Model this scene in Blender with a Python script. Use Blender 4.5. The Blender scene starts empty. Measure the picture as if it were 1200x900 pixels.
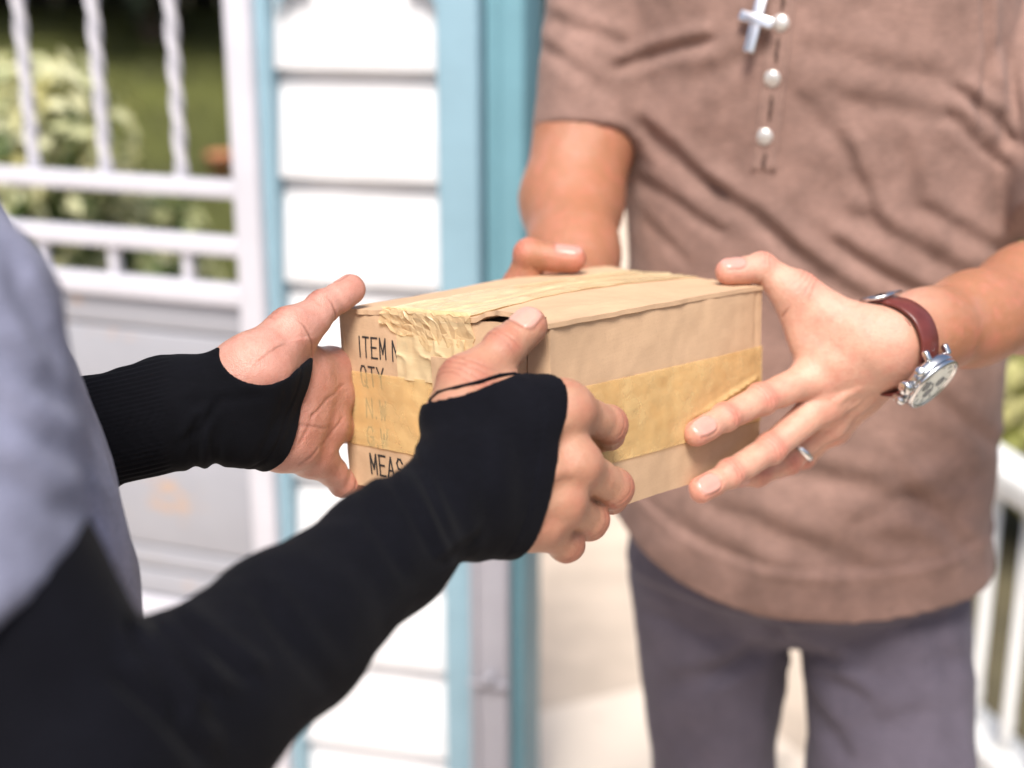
import bpy, bmesh, math, random
import numpy as np
from mathutils import Vector, Matrix
from mathutils.bvhtree import BVHTree
R = math.radians
random.seed(7); rng = np.random.default_rng(11)
scene = bpy.context.scene
COL = scene.collection

# ------------------------------------------------------------------ camera, sky, sun, exposure
CAM_H, PITCH, F = 1.40, R(17.0), 1667.0
cam_data = bpy.data.cameras.new('camera')
cam = bpy.data.objects.new('camera', cam_data); COL.objects.link(cam)
cam.location = (0, 0, CAM_H); cam.rotation_euler = (R(90) - PITCH, 0, 0)
cam_data.sensor_width = 36; cam_data.lens = 50.0
cam_data.clip_start = 0.02; cam_data.clip_end = 500
cam_data.dof.use_dof = True; cam_data.dof.focus_distance = 0.855; cam_data.dof.aperture_fstop = 3.4
cam_data.dof.aperture_blades = 9
scene.camera = cam

SUN_ELEV, SUN_AZ = R(57), R(186)      # azimuth clockwise from +Y (north): the sun stands behind the camera, a little to its left
world = bpy.data.worlds.new('World'); scene.world = world; world.use_nodes = True
wn = world.node_tree; wn.nodes.clear()
w_out = wn.nodes.new('ShaderNodeOutputWorld'); w_bg = wn.nodes.new('ShaderNodeBackground')
w_sky = wn.nodes.new('ShaderNodeTexSky'); w_sky.sky_type = 'NISHITA'; w_sky.sun_disc = False
w_sky.sun_elevation = SUN_ELEV; w_sky.sun_rotation = SUN_AZ
w_sky.air_density = 1.0; w_sky.dust_density = 4.0; w_sky.ozone_density = 1.0
w_bg.inputs['Strength'].default_value = 0.09
wn.links.new(w_sky.outputs[0], w_bg.inputs['Color']); wn.links.new(w_bg.outputs[0], w_out.inputs['Surface'])
sun_d = bpy.data.lights.new('sun', 'SUN'); sun_d.energy = 3.0; sun_d.angle = R(22); sun_d.color = (1.0, 0.955, 0.89)
sun = bpy.data.objects.new('sun', sun_d); COL.objects.link(sun)
sdir = Vector((math.sin(SUN_AZ) * math.cos(SUN_ELEV), math.cos(SUN_AZ) * math.cos(SUN_ELEV), math.sin(SUN_ELEV)))
sun.rotation_euler = sdir.to_track_quat('Z', 'Y').to_euler(); sun.location = sdir * 30
scene.view_settings.view_transform = 'Standard'; scene.view_settings.look = 'None'
scene.view_settings.gamma = 1.0; scene.view_settings.exposure = 0.92
scene.view_settings.use_curve_mapping = False

CP, SP = math.cos(PITCH), math.sin(PITCH)
RIGHT, FWD, UP = np.array([1., 0, 0]), np.array([0, CP, -SP]), np.array([0, SP, CP])
CAMP = np.array([0, 0, CAM_H])
def D3(x, y, z):                 # direction: x to the right, y down, z away from the viewer -> world
    return RIGHT * x - UP * y + FWD * z
def P(px, py, d):                # point on a sight line at depth d
    return CAMP + d * D3((px - 600) / F, (py - 450) / F, 1.0)
def PY(px, py, Y):               # point on a sight line in the vertical plane y = Y
    r = D3((px - 600) / F, (py - 450) / F, 1.0); return CAMP + r * (Y / r[1])
def PZ(px, py, z):
    r = D3((px - 600) / F, (py - 450) / F, 1.0); return CAMP + r * ((z - CAM_H) / r[2])
def proj(v):                     # (N,3) world -> (N,2) picture position, depth
    q = np.asarray(v) - CAMP; z = q @ FWD
    return np.stack([600 + F * (q @ RIGHT) / z, 450 - F * (q @ UP) / z], -1), z
def nrm(v): v = np.asarray(v, float); return v / np.linalg.norm(v)

# ------------------------------------------------------------------ object helpers
def tag(o, label=None, cat=None, group=None, kind=None):
    if label: o['label'] = label
    if cat: o['category'] = cat
    if group: o['group'] = group
    if kind: o['kind'] = kind
    return o
def empty(name, loc, label, cat, group=None):
    o = bpy.data.objects.new(name, None); COL.objects.link(o); o.location = tuple(loc); o.empty_display_size = .05
    return tag(o, label, cat, group)
def link(name, me, mat, parent=None):
    o = bpy.data.objects.new(name, me); COL.objects.link(o)
    if mat is not None and not me.materials: me.materials.append(mat)
    if parent is not None:
        o.parent = parent; wl = Vector((0, 0, 0)); p = parent
        while p is not None: wl += p.location; p = p.parent
        o.location = -wl       # meshes are written in world coordinates; things are not rotated
    return o
def mesh_np(name, V, Q, smooth=True):
    V = np.ascontiguousarray(V, np.float32); Q = np.ascontiguousarray(Q, np.int32); k = Q.shape[1]
    me = bpy.data.meshes.new(name)
    me.vertices.add(len(V)); me.vertices.foreach_set('co', V.ravel())
    me.loops.add(Q.size); me.loops.foreach_set('vertex_index', Q.ravel())
    me.polygons.add(len(Q)); me.polygons.foreach_set('loop_start', np.arange(0, Q.size, k, dtype=np.int32))
    me.update(calc_edges=True)
    me.polygons.foreach_set('use_smooth', np.full(len(Q), smooth, bool)); me.validate(); me.update()
    return me
def attr(me, name, a):
    at = me.attributes.new(name, 'FLOAT', 'POINT'); at.data.foreach_set('value', np.ascontiguousarray(a, np.float32))
class MB:                       # a small mesh collector
    def __init__(s): s.v = []; s.f = []
    def add(s, vs, fs):
        n = len(s.v); s.v += [tuple(map(float, v)) for v in vs]; s.f += [tuple(i + n for i in f) for f in fs]; return s
    def hexa(s, c):             # eight corners: 0-3 lower loop, 4-7 upper loop
        return s.add(c, [(3, 2, 1, 0), (4, 5, 6, 7), (0, 1, 5, 4), (1, 2, 6, 5), (2, 3, 7, 6), (3, 0, 4, 7)])
    def bar(s, a, b, w, t, up=(0, 0, 1)):
        a = np.array(a, float); b = np.array(b, float); d = nrm(b - a); x = nrm(np.cross(d, up)) * w / 2; y = nrm(np.cross(x, d)) * t / 2
        return s.hexa([a - x - y, a + x - y, a + x + y, a - x + y, b - x - y, b + x - y, b + x + y, b - x + y])
    def tube(s, pts, r, n=10, caps=True):
        pts = [np.array(p, float) for p in pts]; rs = r if hasattr(r, '__len__') else [r] * len(pts)
        d0 = nrm(pts[1] - pts[0]); u = nrm(np.cross(d0, (0, 0, 1) if abs(d0[2]) < .9 else (1, 0, 0))); vs = []
        for i, p in enumerate(pts):
            d = nrm(pts[min(i + 1, len(pts) - 1)] - pts[max(i - 1, 0)]); u = nrm(u - d * (u @ d)); w = np.cross(d, u)
            for k in range(n):
                a = 2 * math.pi * k / n; vs.append(p + rs[i] * (math.cos(a) * u + math.sin(a) * w))
        m = len(pts); fs = [(i * n + k, i * n + (k + 1) % n, (i + 1) * n + (k + 1) % n, (i + 1) * n + k) for i in range(m - 1) for k in range(n)]
        if caps: fs += [tuple(range(n - 1, -1, -1)), tuple((m - 1) * n + k for k in range(n))]
        return s.add(vs, fs)
    def lathe(s, c, ax, prof, n=32):   # prof: (radius, height along ax)
        ax = nrm(ax); u = nrm(np.cross(ax, (0, 0, 1) if abs(ax[2]) < .9 else (1, 0, 0))); w = np.cross(ax, u); c = np.array(c, float); vs = []
        for r, h in prof:
            for k in range(n):
                a = 2 * math.pi * k / n; vs.append(c + ax * h + r * (math.cos(a) * u + math.sin(a) * w))
        m = len(prof); fs = [(i * n + k, i * n + (k + 1) % n, (i + 1) * n + (k + 1) % n, (i + 1) * n + k) for i in range(m - 1) for k in range(n)]
        fs += [tuple(range(n - 1, -1, -1)), tuple((m - 1) * n + k for k in range(n))]
        return s.add(vs, fs)
    def build(s, name, mat, parent=None, smooth=False, bevel=0, seg=2):
        me = bpy.data.meshes.new(name); me.from_pydata(s.v, [], s.f); me.update()
        bm = bmesh.new(); bm.from_mesh(me); bmesh.ops.recalc_face_normals(bm, faces=bm.faces); bm.to_mesh(me); bm.free()
        if smooth: me.polygons.foreach_set('use_smooth', np.ones(len(me.polygons), bool))
        o = link(name, me, mat, parent)
        if bevel:
            b = o.modifiers.new('bevel', 'BEVEL'); b.width = bevel; b.segments = seg; b.limit_method = 'ANGLE'; b.angle_limit = R(40)
            me.polygons.foreach_set('use_smooth', np.ones(len(me.polygons), bool))
        return o

# ------------------------------------------------------------------ materials
def new_mat(name):
    m = bpy.data.materials.new(name); m.use_nodes = True; nt = m.node_tree; nt.nodes.clear()
    out = nt.nodes.new('ShaderNodeOutputMaterial'); b = nt.nodes.new('ShaderNodeBsdfPrincipled')
    nt.links.new(b.outputs[0], out.inputs['Surface']); return m, nt, b, out
def N(nt, t, **kw):
    n = nt.nodes.new(t)
    for k, v in kw.items():
        if k in n.inputs: n.inputs[k].default_value = v
        else: setattr(n, k, v)
    return n
def coords(nt, scale=(1, 1, 1), rot=(0, 0, 0)):
    tc = N(nt, 'ShaderNodeTexCoord'); mp = N(nt, 'ShaderNodeMapping'); mp.inputs['Scale'].default_value = scale; mp.inputs['Rotation'].default_value = rot
    nt.links.new(tc.outputs['Object'], mp.inputs[0]); return mp.outputs[0]
def noise(nt, co, scale, detail=4, rough=.55):
    n = N(nt, 'ShaderNodeTexNoise', Scale=scale, Detail=detail, Roughness=rough); nt.links.new(co, n.inputs['Vector']); return n.outputs['Fac']
def ramp(nt, f, stops):
    r = N(nt, 'ShaderNodeValToRGB'); e = r.color_ramp.elements
    while len(e) < len(stops): e.new(.5)
    for i, (p, c) in enumerate(stops): e[i].position = p; e[i].color = (c[0], c[1], c[2], 1) if hasattr(c, '__len__') else (c, c, c, 1)
    nt.links.new(f, r.inputs[0]); return r.outputs[0]
def mix(nt, f, a, b, mode='MIX'):
    m = N(nt, 'ShaderNodeMix', data_type='RGBA', blend_type=mode)
    for s, v in ((0, f), (6, a), (7, b)):
        if isinstance(v, (int, float)): m.inputs[s].default_value = v
        elif isinstance(v, (tuple, list)): m.inputs[s].default_value = (*v[:3], 1)
        else: nt.links.new(v, m.inputs[s])
    return m.outputs[2]
def bump(nt, b, h, strength, dist, prev=None):
    n = N(nt, 'ShaderNodeBump', Strength=strength, Distance=dist); nt.links.new(h, n.inputs['Height'])
    if prev is not None: nt.links.new(prev, n.inputs['Normal'])
    nt.links.new(n.outputs[0], b.inputs['Normal']); return n.outputs[0]
def math_n(nt, op, a, b=0.0):
    n = N(nt, 'ShaderNodeMath', operation=op)
    for i, v in enumerate((a, b)):
        if isinstance(v, (int, float)): n.inputs[i].default_value = v
        else: nt.links.new(v, n.inputs[i])
    return n.outputs[0]
def simple(name, col, rough=.5, metal=0, var=.12, scale=8, bmp=0, bscale=60, bdist=.002, spec=.5, dirt=None):
    m, nt, b, out = new_mat(name); co = coords(nt)
    f = noise(nt, co, scale); lo = tuple(c * (1 - var) for c in col); hi = tuple(min(1, c * (1 + var)) for c in col)
    c = ramp(nt, f, [(.3, lo), (.7, hi)])
    if dirt: c = mix(nt, ramp(nt, noise(nt, co, dirt[1], 6, .65), [(dirt[2], 0), (dirt[2] + .12, 1)]), c, dirt[0])
    nt.links.new(c, b.inputs['Base Color']); b.inputs['Roughness'].default_value = rough; b.inputs['Metallic'].default_value = metal
    b.inputs['Specular IOR Level'].default_value = spec
    if bmp: bump(nt, b, noise(nt, co, bscale), bmp, bdist)
    return m
def fabric(name, col, rough=.9, mott=.12, weave=1400, wb=.35, sheen=.15, rib=None, fine=.10):
    m, nt, b, out = new_mat(name); co = coords(nt)
    c = ramp(nt, noise(nt, co, 26, 5, .6), [(.3, tuple(x * (1 - mott) for x in col)), (.7, tuple(x * (1 + mott) for x in col))])
    st = noise(nt, coords(nt, (130, 130, 700)), 1, 3, .6)
    c = mix(nt, 1.0, c, ramp(nt, st, [(.3, 1 - fine), (.7, 1 + fine * .0)]), 'MULTIPLY')
    nt.links.new(c, b.inputs['Base Color']); b.inputs['Roughness'].default_value = rough
    b.inputs['Specular IOR Level'].default_value = .2
    b.inputs['Sheen Weight'].default_value = sheen; b.inputs['Sheen Roughness'].default_value = .5
    h1 = noise(nt, co, weave, 2, .6); n1 = bump(nt, b, h1, wb, .0006)
    n2 = bump(nt, b, noise(nt, co, 90, 4, .6), .3, .0012, n1)
    if rib:
        w = N(nt, 'ShaderNodeTexWave', wave_type='BANDS', bands_direction='X', Scale=rib[0], Distortion=.4); w.inputs['Detail'].default_value = 1
        nt.links.new(coords(nt, (1, 1, 1), rib[1]), w.inputs['Vector']); bump(nt, b, w.outputs['Fac'], rib[2], .001, n2)
    return m
def skin(name, base, red, nail, tan):
    m, nt, b, out = new_mat(name); co = coords(nt)
    def A(n): a = N(nt, 'ShaderNodeAttribute', attribute_name=n); return a.outputs['Fac']
    c = ramp(nt, noise(nt, co, 45, 5, .6), [(.28, tuple(x * .86 for x in base)), (.72, tuple(min(1, x * 1.08) for x in base))])
    c = mix(nt, A('tan'), c, tan)
    c = mix(nt, ramp(nt, noise(nt, co, 95, 5, .65), [(.46, 0), (.72, .42)]), c, red)
    c = mix(nt, ramp(nt, noise(nt, co, 32, 4, .6), [(.52, 0), (.75, .22)]), c, (base[0] * .80, base[1] * .84, base[2] * .95))
    c = mix(nt, math_n(nt, 'MULTIPLY', A('red'), .95), c, red)
    c = mix(nt, ramp(nt, noise(nt, co, 420, 3, .7), [(.5, 0), (.8, .28)]), c, tuple(x * .72 for x in red))
    c = mix(nt, math_n(nt, 'MULTIPLY', A('nail'), .85), c, nail)
    c = mix(nt, math_n(nt, 'MULTIPLY', A('fold'), .75), c, tuple(x * .55 for x in red))
    nt.links.new(c, b.inputs['Base Color'])
    r = math_n(nt, 'SUBTRACT', .41, math_n(nt, 'MULTIPLY', A('nail'), .2)); nt.links.new(r, b.inputs['Roughness'])
    b.inputs['Subsurface Weight'].default_value = .22; b.inputs['Subsurface Radius'].default_value = (1, .35, .2); b.inputs['Subsurface Scale'].default_value = .0035
    b.inputs['Specular IOR Level'].default_value = .42
    notnail = math_n(nt, 'SUBTRACT', 1.0, A('nail'))
    v = N(nt, 'ShaderNodeTexVoronoi', Scale=1300); nt.links.new(co, v.inputs['Vector'])
    h = math_n(nt, 'MULTIPLY', math_n(nt, 'ADD', v.outputs['Distance'], noise(nt, co, 300, 4, .65)), notnail)
    n1 = bump(nt, b, h, .34, .0009)
    bump(nt, b, noise(nt, coords(nt, (1, 1, 1)), 110, 3, .5), .22, .0016, n1)
    return m

# ------------------------------------------------------------------ signed-distance modelling
class Vol:
    def __init__(s, lo, hi, h):
        s.h = h; s.lo = np.array(lo, float); s.n = np.ceil((np.array(hi) - s.lo) / h).astype(int) + 1
        s.a = np.full(s.n, 1.0, np.float32); s.ax = [(s.lo[i] + h * np.arange(s.n[i])).astype(np.float32) for i in range(3)]
    def like(s):
        o = Vol.__new__(Vol); o.h = s.h; o.lo = s.lo; o.n = s.n; o.ax = s.ax; o.a = np.full(s.n, 1.0, np.float32); return o
    def region(s, lo, hi):
        i0 = np.clip(np.floor((np.array(lo) - s.lo) / s.h).astype(int), 0, s.n); i1 = np.clip(np.ceil((np.array(hi) - s.lo) / s.h).astype(int) + 1, 0, s.n)
        sl = tuple(slice(a, b) for a, b in zip(i0, i1))
        X = s.ax[0][sl[0]][:, None, None]; Y = s.ax[1][sl[1]][None, :, None]; Z = s.ax[2][sl[2]][None, None, :]
        return sl, X, Y, Z
    def all(s): return s.region(s.lo - 1, s.lo + s.n * s.h + 1)
    def put(s, sl, d, k):
        a = s.a[sl]
        if k > 0:
            hh = np.maximum(k - np.abs(a - d), 0) / k; s.a[sl] = np.minimum(a, d) - hh * hh * k * .25
        else: s.a[sl] = np.minimum(a, d)
    def cone(s, a, b, ra, rb, k=.004, flat=None, pad=.012):
        a = np.array(a, float); b = np.array(b, float); r = max(ra, rb) + k + pad
        if flat is not None: r *= max(1, flat[1])
        sl, X, Y, Z = s.region(np.minimum(a, b) - r, np.maximum(a, b) + r)
        if 0 in [q.stop - q.start for q in sl]: return s
        ba = (b - a).astype(np.float32); L = float(ba @ ba) + 1e-12
        px, py, pz = X - np.float32(a[0]), Y - np.float32(a[1]), Z - np.float32(a[2])
        t = np.clip((px * ba[0] + py * ba[1] + pz * ba[2]) / L, 0, 1)
        vx, vy, vz = px - t * ba[0], py - t * ba[1], pz - t * ba[2]
        q = vx * vx + vy * vy + vz * vz
        if flat is not None:
            n = nrm(flat[0]).astype(np.float32); e = vx * n[0] + vy * n[1] + vz * n[2]; q = q + e * e * (1 / flat[1] ** 2 - 1)
        s.put(sl, np.sqrt(q) - (ra + (rb - ra) * t), k); return s
    def ball(s, c, r, k=.004, flat=None): return s.cone(c, np.array(c) + 1e-5, r, r, k, flat)
    def ellip(s, c, rad, axes=None, k=.01):
        c = np.array(c, float); A = np.eye(3) if axes is None else np.array(axes); r = max(rad) + k + .02
        sl, X, Y, Z = s.region(c - r, c + r); px, py, pz = X - c[0], Y - c[1], Z - c[2]; k0 = 0; k1 = 0
        for i in range(3):
            e = px * A[i][0] + py * A[i][1] + pz * A[i][2]; k0 = k0 + (e / rad[i]) ** 2; k1 = k1 + (e / rad[i] ** 2) ** 2
        k0 = np.sqrt(k0); s.put(sl, (k0 * (k0 - 1) / (np.sqrt(k1) + 1e-6)).astype(np.float32), k); return s
    def union(s, o, k=0):
        if k > 0:
            hh = np.maximum(k - np.abs(s.a - o.a), 0) / k; s.a = np.minimum(s.a, o.a) - hh * hh * k * .25
        else: s.a = np.minimum(s.a, o.a)
        return s
    def cut(s, p, n, k=.002):      # keep the side the normal points away from
        n = nrm(n); p = np.array(p, float); sl, X, Y, Z = s.all()
        d = ((X - p[0]) * n[0] + (Y - p[1]) * n[1] + (Z - p[2]) * n[2]).astype(np.float32)
        hh = np.maximum(k - np.abs(s.a - d), 0) / k; s.a = np.maximum(s.a, d) + hh * hh * k * .25; return s
    def minus(s, o, k=.002):
        d = -o.a; hh = np.maximum(k - np.abs(s.a - d), 0) / k; s.a = np.maximum(s.a, d) + hh * hh * k * .25; return s
    def mesh(s):
        a = s.a; ins = a < 0; n = s.n
        m = np.zeros(n - 1, np.int8)
        for i in (0, 1):
            for j in (0, 1):
                for k in (0, 1): m += ins[i:n[0] - 1 + i, j:n[1] - 1 + j, k:n[2] - 1 + k]
        c = np.argwhere((m > 0) & (m < 8)); idx = np.full(n - 1, -1, np.int32); idx[tuple(c.T)] = np.arange(len(c))
        acc = np.zeros((len(c), 3)); cnt = np.zeros(len(c))
        cor = [(i, j, k) for i in (0, 1) for j in (0, 1) for k in (0, 1)]
        val = {q: a[c[:, 0] + q[0], c[:, 1] + q[1], c[:, 2] + q[2]].astype(float) for q in cor}
        for q in cor:
            for ax in range(3):
                if q[ax]: continue
                q2 = tuple(v + (1 if i == ax else 0) for i, v in enumerate(q)); v0, v1 = val[q], val[q2]
                cr = (v0 < 0) != (v1 < 0); t = np.where(cr, v0 / np.where(v0 == v1, 1, v0 - v1), 0)
                p = np.array(q, float)[None].repeat(len(c), 0); p[:, ax] += t; acc[cr] += p[cr]; cnt[cr] += 1
        V = s.lo + s.h * (c + acc / np.maximum(cnt, 1)[:, None]); quads = []
        for ax in range(3):
            o1, o2 = [i for i in range(3) if i != ax]
            sl0 = [slice(1, -1)] * 3; sl1 = [slice(1, -1)] * 3; sl0[ax] = slice(0, n[ax] - 1); sl1[ax] = slice(1, n[ax])
            A, B = ins[tuple(sl0)], ins[tuple(sl1)]; e = np.argwhere(A != B)
            if not len(e): continue
            fl = A[tuple(e.T)]; b = e.copy(); b[:, o1] += 1; b[:, o2] += 1
            def I(d1, d2): w = b.copy(); w[:, o1] += d1; w[:, o2] += d2; return idx[tuple(w.T)]
            q = np.stack([I(-1, -1), I(0, -1), I(0, 0), I(-1, 0)], 1)
            if ax == 1: fl = ~fl
            q[~fl] = q[~fl][:, ::-1]; quads.append(q)
        return V, np.concatenate(quads)
def vnormals(V, Q):
    n = np.cross(V[Q[:, 2]] - V[Q[:, 0]], V[Q[:, 3]] - V[Q[:, 1]]); o = np.zeros_like(V)
    for i in range(4): np.add.at(o, Q[:, i], n)
    return o / (np.linalg.norm(o, axis=1, keepdims=True) + 1e-12)
def smooth_mesh(V, Q, it=2, lam=.5):
    i = np.concatenate([Q[:, 0], Q[:, 1], Q[:, 2], Q[:, 3]]); j = np.concatenate([Q[:, 1], Q[:, 2], Q[:, 3], Q[:, 0]])
    deg = np.bincount(i, minlength=len(V))[:, None] + 1e-9
    for l in [lam, -lam * 1.03] * it:
        s = np.stack([np.bincount(i, V[j, a], len(V)) for a in range(3)], 1) / deg; V = V + l * (s - V)
    return V
def smin_list(fs, k):
    o = fs[0]
    for f in fs[1:]: o.union(f, k)
    return o
_tab = rng.random((64, 64, 64)).astype(np.float32)
def vnoise(p, scale):            # cheap smooth value noise, -1..1
    q = np.asarray(p) * scale + 1000; i = np.floor(q).astype(int); f = q - i; f = f * f * (3 - 2 * f); r = 0
    for a in (0, 1):
        for b in (0, 1):
            for c in (0, 1):
                w = np.where(a, f[:, 0], 1 - f[:, 0]) * np.where(b, f[:, 1], 1 - f[:, 1]) * np.where(c, f[:, 2], 1 - f[:, 2])
                r = r + w * _tab[(i[:, 0] + a) % 64, (i[:, 1] + b) % 64, (i[:, 2] + c) % 64]
    return r * 2 - 1

# ------------------------------------------------------------------ hands
def ortho(n, t): n = np.array(n, float); n = n - t * (n @ t); return nrm(n)
class Hand:
    # fingers: list of (four joints knuckle..tip, four radii, dorsal direction or None); thumb the same with base, knuckle, joint, tip
    def __init__(s, fingers, thumb, wrist, spread, palm_n, h, forearm=None, web=None, extra=None, thin=0.):
        s.thin = thin
        s.f, s.t, s.w, s.pn = fingers, thumb, np.array(wrist), nrm(palm_n); s.spread = spread; s.h = h; s.forearm = forearm; s.web = web; s.extra = extra
        s.chains = [(np.array(p, float), r, d) for p, r, d in fingers + [thumb]]
    def bounds(s):
        pts = np.concatenate([c[0] for c in s.chains] + [s.w[None]] + ([np.array([q[0] for q in s.forearm])] if s.forearm else []))
        return pts.min(0), pts.max(0)
    def roots(s):
        k = len(s.f); side = nrm(np.array(s.f[-1][0][0]) - np.array(s.f[0][0][0]))
        ax = nrm(np.mean([f[0][0] for f in s.f], 0) - s.w); side = ortho(side, ax)
        return [s.w + ax * .012 + side * (i / (k - 1) - .5) * s.spread for i in range(k)]
    def palm(s, v, grow=0., k=.012):
        rt = s.roots(); mc = [np.array(f[0][0]) for f in s.f]
        for i, (a, b) in enumerate(zip(rt, mc)):
            v.cone(a - s.pn * .001, b - s.pn * (-.002), .0135 + grow, s.f[i][1][0] * .93 + grow, k)
            v.cone(a + s.pn * .006, a * .35 + b * .65 + s.pn * .008, .0125 + grow, .0105 + grow, k)     # palm flesh
            if i: 
                v.cone(mc[i - 1] * .93 + rt[i - 1] * .07, mc[i] * .93 + rt[i] * .07, .0088 + grow, .0088 + grow, k)
                v.cone((mc[i - 1] + rt[i - 1]) / 2 + s.pn * .003, (mc[i] + rt[i]) / 2 + s.pn * .003, .0115 + grow, .0115 + grow, k)
        tp, tr = s.t[0], s.t[1]
        v.cone(tp[0], tp[1], tr[0] + grow, tr[1] + grow, k)
        v.cone(np.array(tp[0]), s.w, tr[0] * .95 + grow, .016 + grow, k)
        v.cone(np.array(tp[0]), rt[0] * .5 + mc[0] * .5, tr[0] * .8 + grow, .0095 + grow, k)
        if s.web: 
            for (a, b, ra, rb) in s.web: v.cone(a, b, ra + grow, rb + grow, k)
        if s.extra:
            for (a, b, ra, rb) in s.extra: v.cone(a, b, ra + grow, rb + grow, k)
        return v
    def arm(s, v, grow=0., k=.02):
        fa = s.forearm
        for (a, ra, fl), (b, rb, fl2) in zip(fa[:-1], fa[1:]): v.cone(a, b, ra + grow, rb + grow, k, fl)
        return v
    def solid(s, tendons=True):
        lo, hi = s.bounds(); v = Vol(lo - .05, hi + .05, s.h)
        s.palm(v)
        if tendons:
            for i, f in enumerate(s.f):
                a, b = s.roots()[i], np.array(f[0][0]); v.cone(a * .6 + b * .4 - s.pn * .0098, b - s.pn * .0085, .0022, .0040, .007)
                v.ball(b - s.pn * .0020, f[1][0] * .86, .008)
        for i, j, t0 in ((0, 1, .2), (2, 1, .35), (2, 3, .3)):      # veins wandering over the back of the hand
                a, b = s.roots()[i], np.array(s.f[j][0][0]); pv = [a + (b - a) * t - s.pn * .0122 + np.cross(s.pn, nrm(b - a)) * .0035 * math.sin(9 * t + i * 2 + j) for t in np.linspace(t0, .86, 8)]
                for p_, q_ in zip(pv[:-1], pv[1:]): v.cone(p_, q_, .0013, .0013, .0032)
        if s.forearm: s.arm(v, -s.thin)
        out = []
        for pts, r, d in s.chains[:-1]:
            w = v.like(); w.a = v.a.copy(); w.union(s.chain(v.like(), pts, r, d), .0095); out.append(w)
        w = v.like(); w.a = v.a.copy(); w.union(s.chain(v.like(), *s.chains[-1][:3], thumb=True), .011); out.append(w)
        return smin_list(out, .0015)
    def frame(s, pts, i, d):
        t = nrm(pts[i + 1] - pts[i]) if i < 3 else nrm(pts[3] - pts[2])
        if d is None:
            b = nrm(pts[1] - pts[0]) - nrm(pts[3] - pts[2]); n = ortho(b if np.linalg.norm(b) > .15 else -s.pn, t)
        else: n = ortho(d, t)
        return t, n, np.cross(t, n)
    def chain(s, v, pts, r, d, thumb=False):
        k = .0035; st = 1 if thumb else 0
        for i in range(st, 3):
            v.cone(pts[i], pts[i + 1], r[i] * (.97 if i else 1), r[i + 1] * .97, k)
            t, n, b = s.frame(pts, i, d); L = np.linalg.norm(pts[i + 1] - pts[i])
            if i < 2: v.cone(pts[i] + t * L * .3 - n * r[i] * .22, pts[i] + t * L * .62 - n * r[i] * .22, r[i] * .84, r[i] * .82, k)
            else: v.cone(pts[2] + t * L * .55 - n * r[3] * .16, pts[3] - t * r[3] * .12 - n * r[3] * .14, r[3] * .96, r[3] * .92, k)
        for i in (1, 2):
            t, n, b = s.frame(pts, i, d); v.cone(pts[i] - b * r[i] * .12 + n * r[i] * .035, pts[i] + b * r[i] * .12 + n * r[i] * .035, r[i] * .95, r[i] * .95, k)
        return v
    def finish(s, V, Q):
        nv = vnormals(V, Q); A = {k: np.zeros(len(V)) for k in ('red', 'nail', 'fold', 'tan')}; disp = np.zeros(len(V))
        jit = vnoise(V, 260.) * .5 + vnoise(V, 620.) * .3
        for ci, (pts, r, d) in enumerate(s.chains):
            thumb = ci == len(s.chains) - 1
            for i in ((2, 1) if thumb else (1, 2)):
                t0 = nrm(pts[i] - pts[i - 1]); t1 = nrm(pts[i + 1] - pts[i]); t = nrm(t0 + t1); _, n, b = s.frame(pts, i, d); n = ortho(n, t)
                q = V - pts[i]; ct, cn, cs = q @ t, q @ n, q @ b; near = (np.abs(ct) < r[i] * 1.4) & (np.linalg.norm(q, axis=1) < r[i] * 1.7)
                dor = near * np.clip(cn / r[i] * 1.6 - .25, 0, 1); pal = near * np.clip(-cn / r[i] * 1.6 - .2, 0, 1)
                A['red'] += .75 * dor * np.exp(-(ct / (r[i] * .8)) ** 2)
                cr = 0
                offs = (-.0034, -.0012, .0012, .0036) if i == 1 else (-.0013, .0013)
                for o in offs:
                    cc = ct - o * (r[i] / .009) * (1 + .5 * (cs / r[i]) ** 2) - jit * .0011; cr = cr + np.exp(-(cc / .00062) ** 2)
                cr = np.clip(cr, 0, 1) * dor * (.55 + .45 * jit)
                cp = np.exp(-((ct + jit * .0006) / .0007) ** 2) * pal
                A['fold'] += np.clip(cr, 0, 1) * .75 + cp * .8; disp -= .00060 * np.clip(cr, 0, 1) + .0008 * cp
            q = V - pts[2]; t, n, b = s.frame(pts, 2, d); L = np.linalg.norm(pts[3] - pts[2]); ct, cn, cs = q @ t, q @ n, q @ b
            tipz = np.clip((ct - L * .35) / (L * .6 + r[3] * .5), 0, 1) * (np.linalg.norm(V - pts[3], axis=1) < r[3] * 2.6); A['red'] += .55 * tipz
            c0, c1 = L * .58, L + r[3] * .70; u = (ct - (c0 + c1) / 2) / ((c1 - c0) / 2); w = cs / (r[3] * .80)
            w = w * (1 + .10 * u); sq = (np.abs(u) ** 3.2 + np.abs(w) ** 3.2) ** (1 / 3.2); ok = (cn > r[3] * .18) & (np.linalg.norm(q, axis=1) < L + r[3] * 2)
            m = np.clip((1.0 - sq) / .07, 0, 1) * ok; A['nail'] = np.maximum(A['nail'], m)
            ring = np.exp(-((sq - 1.03) / .085) ** 2) * ok; disp -= .00055 * ring * (u < .75); A['fold'] += .55 * ring * (u < .8)
            flat = r[3] * .86 - cn; disp += m * np.clip(flat, -.0006, .0004) * .7
        for f in s.f:      # knuckles
            q = V - (np.array(f[0][0]) - s.pn * .009); A['red'] += .85 * np.exp(-(np.linalg.norm(q, axis=1) / .0085) ** 2)
        A['red'] = np.clip(A['red'] * (.8 + .3 * vnoise(V, 130.)) + .12 * np.clip(vnoise(V, 60.), 0, 1), 0, 1) * (1 - A['nail']); A['fold'] = np.clip(A['fold'], 0, 1)
        disp += .00035 * vnoise(V, 75.) + .00012 * vnoise(V, 240.)
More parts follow.
